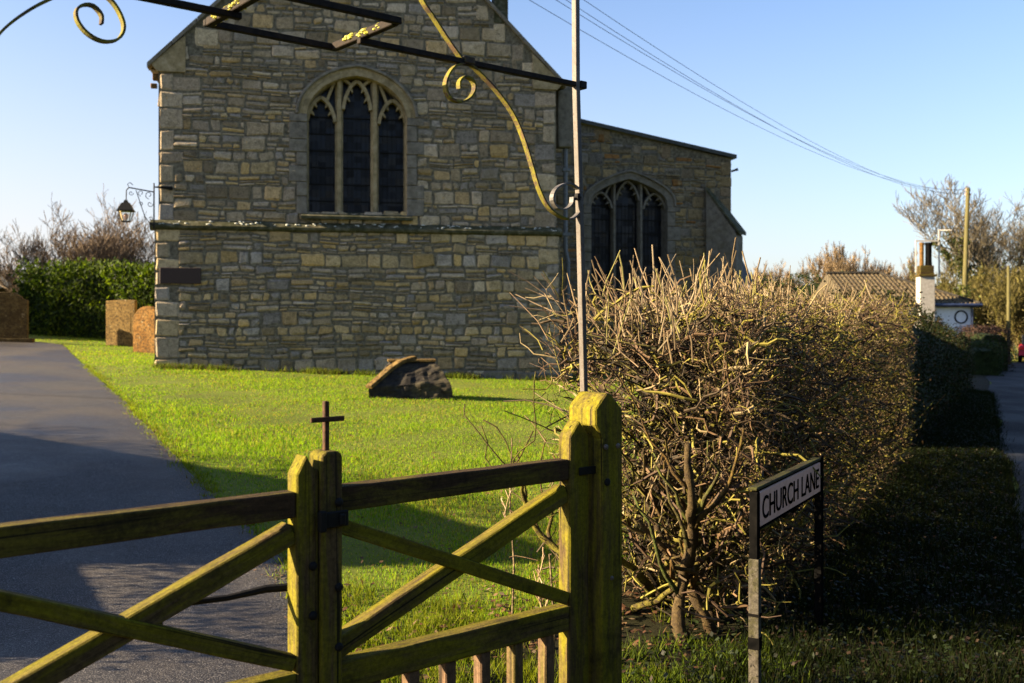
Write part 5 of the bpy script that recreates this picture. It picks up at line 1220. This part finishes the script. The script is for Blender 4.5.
for k in range(int((Wc+.4)/.2)):
    xx = -Wc-ro+k*.2+.1; zt2 = rz_; yt = 3
    if xx > -hip: f = (ro-xx)/(ro+hip); yt = -ro+(3+ro)*f; zt2 = ez+(rz_-ez)*f
    m.ribbon([(xx, -ro, ez+.02), (xx, yt, zt2+.02)], (1, 0, 0), .045, .03)
for k in range(1, 9):
    f = k/9; yk = -ro+(3+ro)*f; zk = ez+(rz_-ez)*f; m.ribbon([(-Wc-ro, yk, zk+.02), (ro-(hip+ro)*f, yk, zk+.02)], (0, .9, .4), .05, .03)
m.build('tile_ribs', m_simple('pale_tile_edges', (.075, .055, .03), (.13, .10, .06), 5, .9, .1, .2), rfo)
m = MB(); m.tube([(ro, -ro, ez+.03), (-hip, 3, rz_+.05)], .07, 6); m.tube([(-Wc-ro, 3, rz_+.04), (-hip, 3, rz_+.05)], .09, 6); m.build('ridge_tiles', M['tomb'], rfo)
m = MB(); m.tube([(-Wc-ro, -ro-.06, ez-.05), (ro+.05, -ro-.06, ez-.05)], .075, 8); m.tube([(-.04, -.1, ez-.1), (-.04, -.1, 0)], .05, 8); m.build('gutter', m_simple('blue_black_gutter', (.01, .015, .04), (.02, .03, .07), 5, .4, .5, 0), cot)
xc_ = X_(920.5, 44.3)-cx1
m = MB(); hwc = .33; zc0 = .0; zct = Z_(277, 44)-cg-.0; m.box(xc_-hwc, xc_+hwc, -.45, .0-.003, -.3, zct); m.build('chimney_stack', M['chim'], cot, bevel=.02)
m = MB(); m.box(xc_-hwc-.06, xc_+hwc+.06, -.52, .06, zct+.002, zct+.10); m.box(xc_-hwc+.03, xc_+hwc-.03, -.42, -.04, zct+.102, Z_(266, 44)-cg); ch = m.build('chimney_cap', M['wood_dark'], cot, bevel=.01)
zp0 = Z_(266, 44)-cg; zp1 = Z_(243, 44)-cg
for dx, mt, r_ in ((-.17, M['headstone2'], .10), (.13, M['black'], .15)):
    m = MB(); m.lathe([(r_, zp0), (r_*.9, zp0+.3), (r_*.92, zp1-.12), (r_*1.1, zp1-.1), (r_*1.1, zp1)], 10, (xc_+dx, -.24, 0)); m.build('chimney_pot', mt, cot)
al = m_simple('pale_metal', (.30, .28, .25), (.4, .37, .33), 9, .4, .5, 0)
m = MB(); za_ = Z_(241.5, 44)-cg; zbb = Z_(232, 44)-cg
m.box(xc_-.44, xc_+.62, -.27, -.22, za_-.03, za_+.04); m.box(xc_-.44, xc_-.40, -.27, -.22, zp0-.3, za_-.031); m.box(xc_+.56, xc_+.62, -.27, -.22, zp0-.5, zbb+.1)
m.box(xc_+.55, xc_+1.15, -.26, -.24, zbb+.05, zbb+.08)
for k in range(6): m.box(xc_+.62+k*.09, xc_+.63+k*.09, -.42, -.08, zbb+.05, zbb+.07)
m.build('aerial_mast', al, cot)
m = MB(); xq = X_(961, 44)-cx1; zq = Z_(317, 44)-cg
for r0, r1 in ((.30, .24),):
    n = 20; V = [(xq+r*math.cos(6.283*k/n), y, zq+r*math.sin(6.283*k/n)) for r, y in ((r0, -.03), (r1, -.03), (r0, -.0), (r1, -.0)) for k in range(n)]
    m.add(V, [(k, (k+1) % n, n+(k+1) % n, n+k) for k in range(n)]+[(k, 2*n+k, 2*n+(k+1) % n, (k+1) % n) for k in range(n)]+[(n+k, n+(k+1) % n, 3*n+(k+1) % n, 3*n+k) for k in range(n)])
m.build('round_wall_ornament', M['black'], cot)
m = MB(); m.box(-1.9, -1.3, -.03, -.004, .9, 1.8); m.build('window', M['glass'], cot)
m = MB(); m.box(.0, .5, 1.2, 5.4, -.3, ez-.6); m.build('side_porch', M['render'], cot)
# climbing greenery at the pole foot
x, y = at(962.5, 52); tp_ = empty('telegraph_pole', (x, y, Hf(x, y))); tag(tp_, 'tall wooden telegraph pole beside the cottage carrying the overhead wires', 'telegraph pole')
m = MB(); zt = Z_(188, 52)-Hf(x, y); xt = X_(968, 52)-x; m.tube([(0, 0, -.3), (xt*.5, 0, zt*.5), (xt, 0, zt)], [.145, .12, .10], 10); m.build('pole', M['pole_wood'], tp_, smooth=True)
m = MB(); m.lathe([(.12, 0), (.03, .06)], 8, (xt, 0, zt)); m.build('cap', M['lead'], tp_)
ends = []
for k, (dx, dz) in enumerate([(-.1, -.05), (.1, -.08), (-.12, -.28), (.12, -.3)]):
    m = MB(); m.lathe([(.02, 0), (.04, .03), (.03, .06), (.045, .09), (.01, .12)], 8, (xt+dx, 0, zt+dz-.1)); m.build('insulator', M['plate'], tp_); ends.append((x+xt+dx, y, Hf(x, y)+zt+dz))
n = 900; Pc = np.stack([RNG.normal(0, .26, n), RNG.normal(0, .26, n), RNG.uniform(.2, 3.9, n)], 1); D = rnd_dirs(n); V, Q = leaves(Pc, D, unit(np.cross(D, rnd_dirs(n))), RNG.uniform(.08, .18, n), RNG.uniform(.06, .12, n))
mesh_np('ivy', V, [Q], M['leafy'], tp_, mixcols([(.07, .09, .01), (.10, .12, .015), (.04, .06, .01)], [1, 1, 1], n))
x2, y2 = -13.5, -3.0; tq = empty('telegraph_pole', (x2, y2, Hf(x2, y2))); tag(tq, 'second telegraph pole standing off behind the left hedge', 'telegraph pole')
m = MB(); m.tube([(0, 0, -.3), (0, 0, 7.6)], [.15, .11], 10); m.build('pole', M['pole_wood'], tq, smooth=True)
targets = [(528, 0, 12.6), (552, 0, 12.9), (570, 0, 13.3), (585, 0, 12.0)]
for k, (e, (px, py, Yn)) in enumerate(zip(ends, [(526, 0), (556, 0), (566, 0), (583, 0)] and [(526, 0, 0), (553, 0, 0), (563, 0, 0), (581, 0, 0)])):
    # the wire leaves the pole top and passes overhead of the church front towards the second pole
    a = Vector(e); Yc = 15.5; c = P(px, -2, Yc); far = a+(c-a)*1.75; far.z = c.z+3.4
    pts = []
    for i in range(41):
        t = i/40; p = a.lerp(far, t); tc = (c-a).length/(far-a).length
        zlin = a.z+(far.z-a.z)*t; dip = (a.z+(far.z-a.z)*tc)-c.z; p.z = zlin-dip*(t*(1-t))/(tc*(1-tc)); p.z -= .9*4*t*(1-t)*0; pts.append(p)
    m = MB(); m.tube(pts, .0055, 4); w_ = m.build('overhead_wire', M['black'], None)
    tag(w_, ['lowest of the four overhead wires running left from the telegraph pole', 'second lowest overhead wire crossing the blue sky to the telegraph pole', 'second highest overhead wire crossing the blue sky to the telegraph pole', 'highest of the four overhead wires running left from the telegraph pole'][k], 'wire', 'overhead wires across the sky')
x, y = at(1008.5, 47); lpz = empty('lamp_post', (x, y, Hf(x, y))); tag(lpz, 'slender pale wooden post standing beside the far lane', 'post')
m = MB(); m.tube([(0, 0, -.2), (0, 0, Z_(266, 47)-Hf(x, y))], [.10, .07], 8); m.build('pole', M['pole_wood'], lpz, smooth=True); lpz.name = 'wooden_pole'
m = MB(); m.lathe([(.09, 0), (.02, .08)], 8, (0, 0, Z_(266, 47)-Hf(x, y))); m.build('cap', M['lead'], lpz)
x, y = at(1003, 45); bo_ = empty('low_rail_fence', (x, y, Hf(x, y)), R(10)); tag(bo_, 'short wooden rail fence at the foot of the slender post', 'fence')
for dx in (-.9, .0):
    m = MB(); m.box(dx-.09, dx+.09, -.08, .08, -.1, .62); m.build('fence_post', M['wood_pale'], bo_, bevel=.02)
m = MB(); m.box(-.81, -.091, -.03, .03, .30, .42); m.build('rail', M['wood_pale'], bo_, bevel=.01)
# red car in the shade at the end of the lane
x, y = at(1038, 50); car = empty('parked_car', (x, y, Hf(x, y)), R(-27)); tag(car, 'red car parked in deep shade at the far end of the lane', 'car')
rp_ = m_simple('red_car_paint', (.35, .006, .03), (.40, .01, .04), 3, .3, .5, 0)
m = MB(); m.prism([(-.85, .32), (.85, .32), (.88, .75), (.80, .92), (-.80, .92), (-.88, .75)], 0, 4.1, 'y'); m.build('body', rp_, car, bevel=.06)
m = MB(); m.prism([(.4, .925), (3.0, .925), (2.5, 1.42), (.85, 1.45)], -.72, .72, 'x'); m.build('cabin', M['glass'], car, bevel=.05)
for sx in (-.8, .8):
    for yy in (.75, 3.3):
        m = MB(); m.lathe([(.30, -.09), (.32, -.06), (.32, .06), (.30, .09)], 16); w_ = m.build('wheel', M['black'], car); w_.rotation_euler = (0, R(90), 0); w_.location = (sx, yy, .32)
        m = MB(); m.lathe([(.19, -.095), (.16, .0), (.19, .095)], 12); m.build('rim', al, w_)
for sx in (-.72, .72):
    m = MB(); m.box(sx-.11, sx+.11, -.065, -.0, .70, .86); m.build('tail_light', m_simple('tail_lens', (.5, .01, .01), (.6, .02, .02), 3, .2, .5, 0), car, bevel=.01)
m = MB(); m.box(-.26, .26, -.07, -.062, .45, .56); m.build('number_plate', M['plate'], car)
m = MB(); m.box(-.84, .84, -.06, .1, .30, .42); m.build('bumper', M['black'], car, bevel=.02)
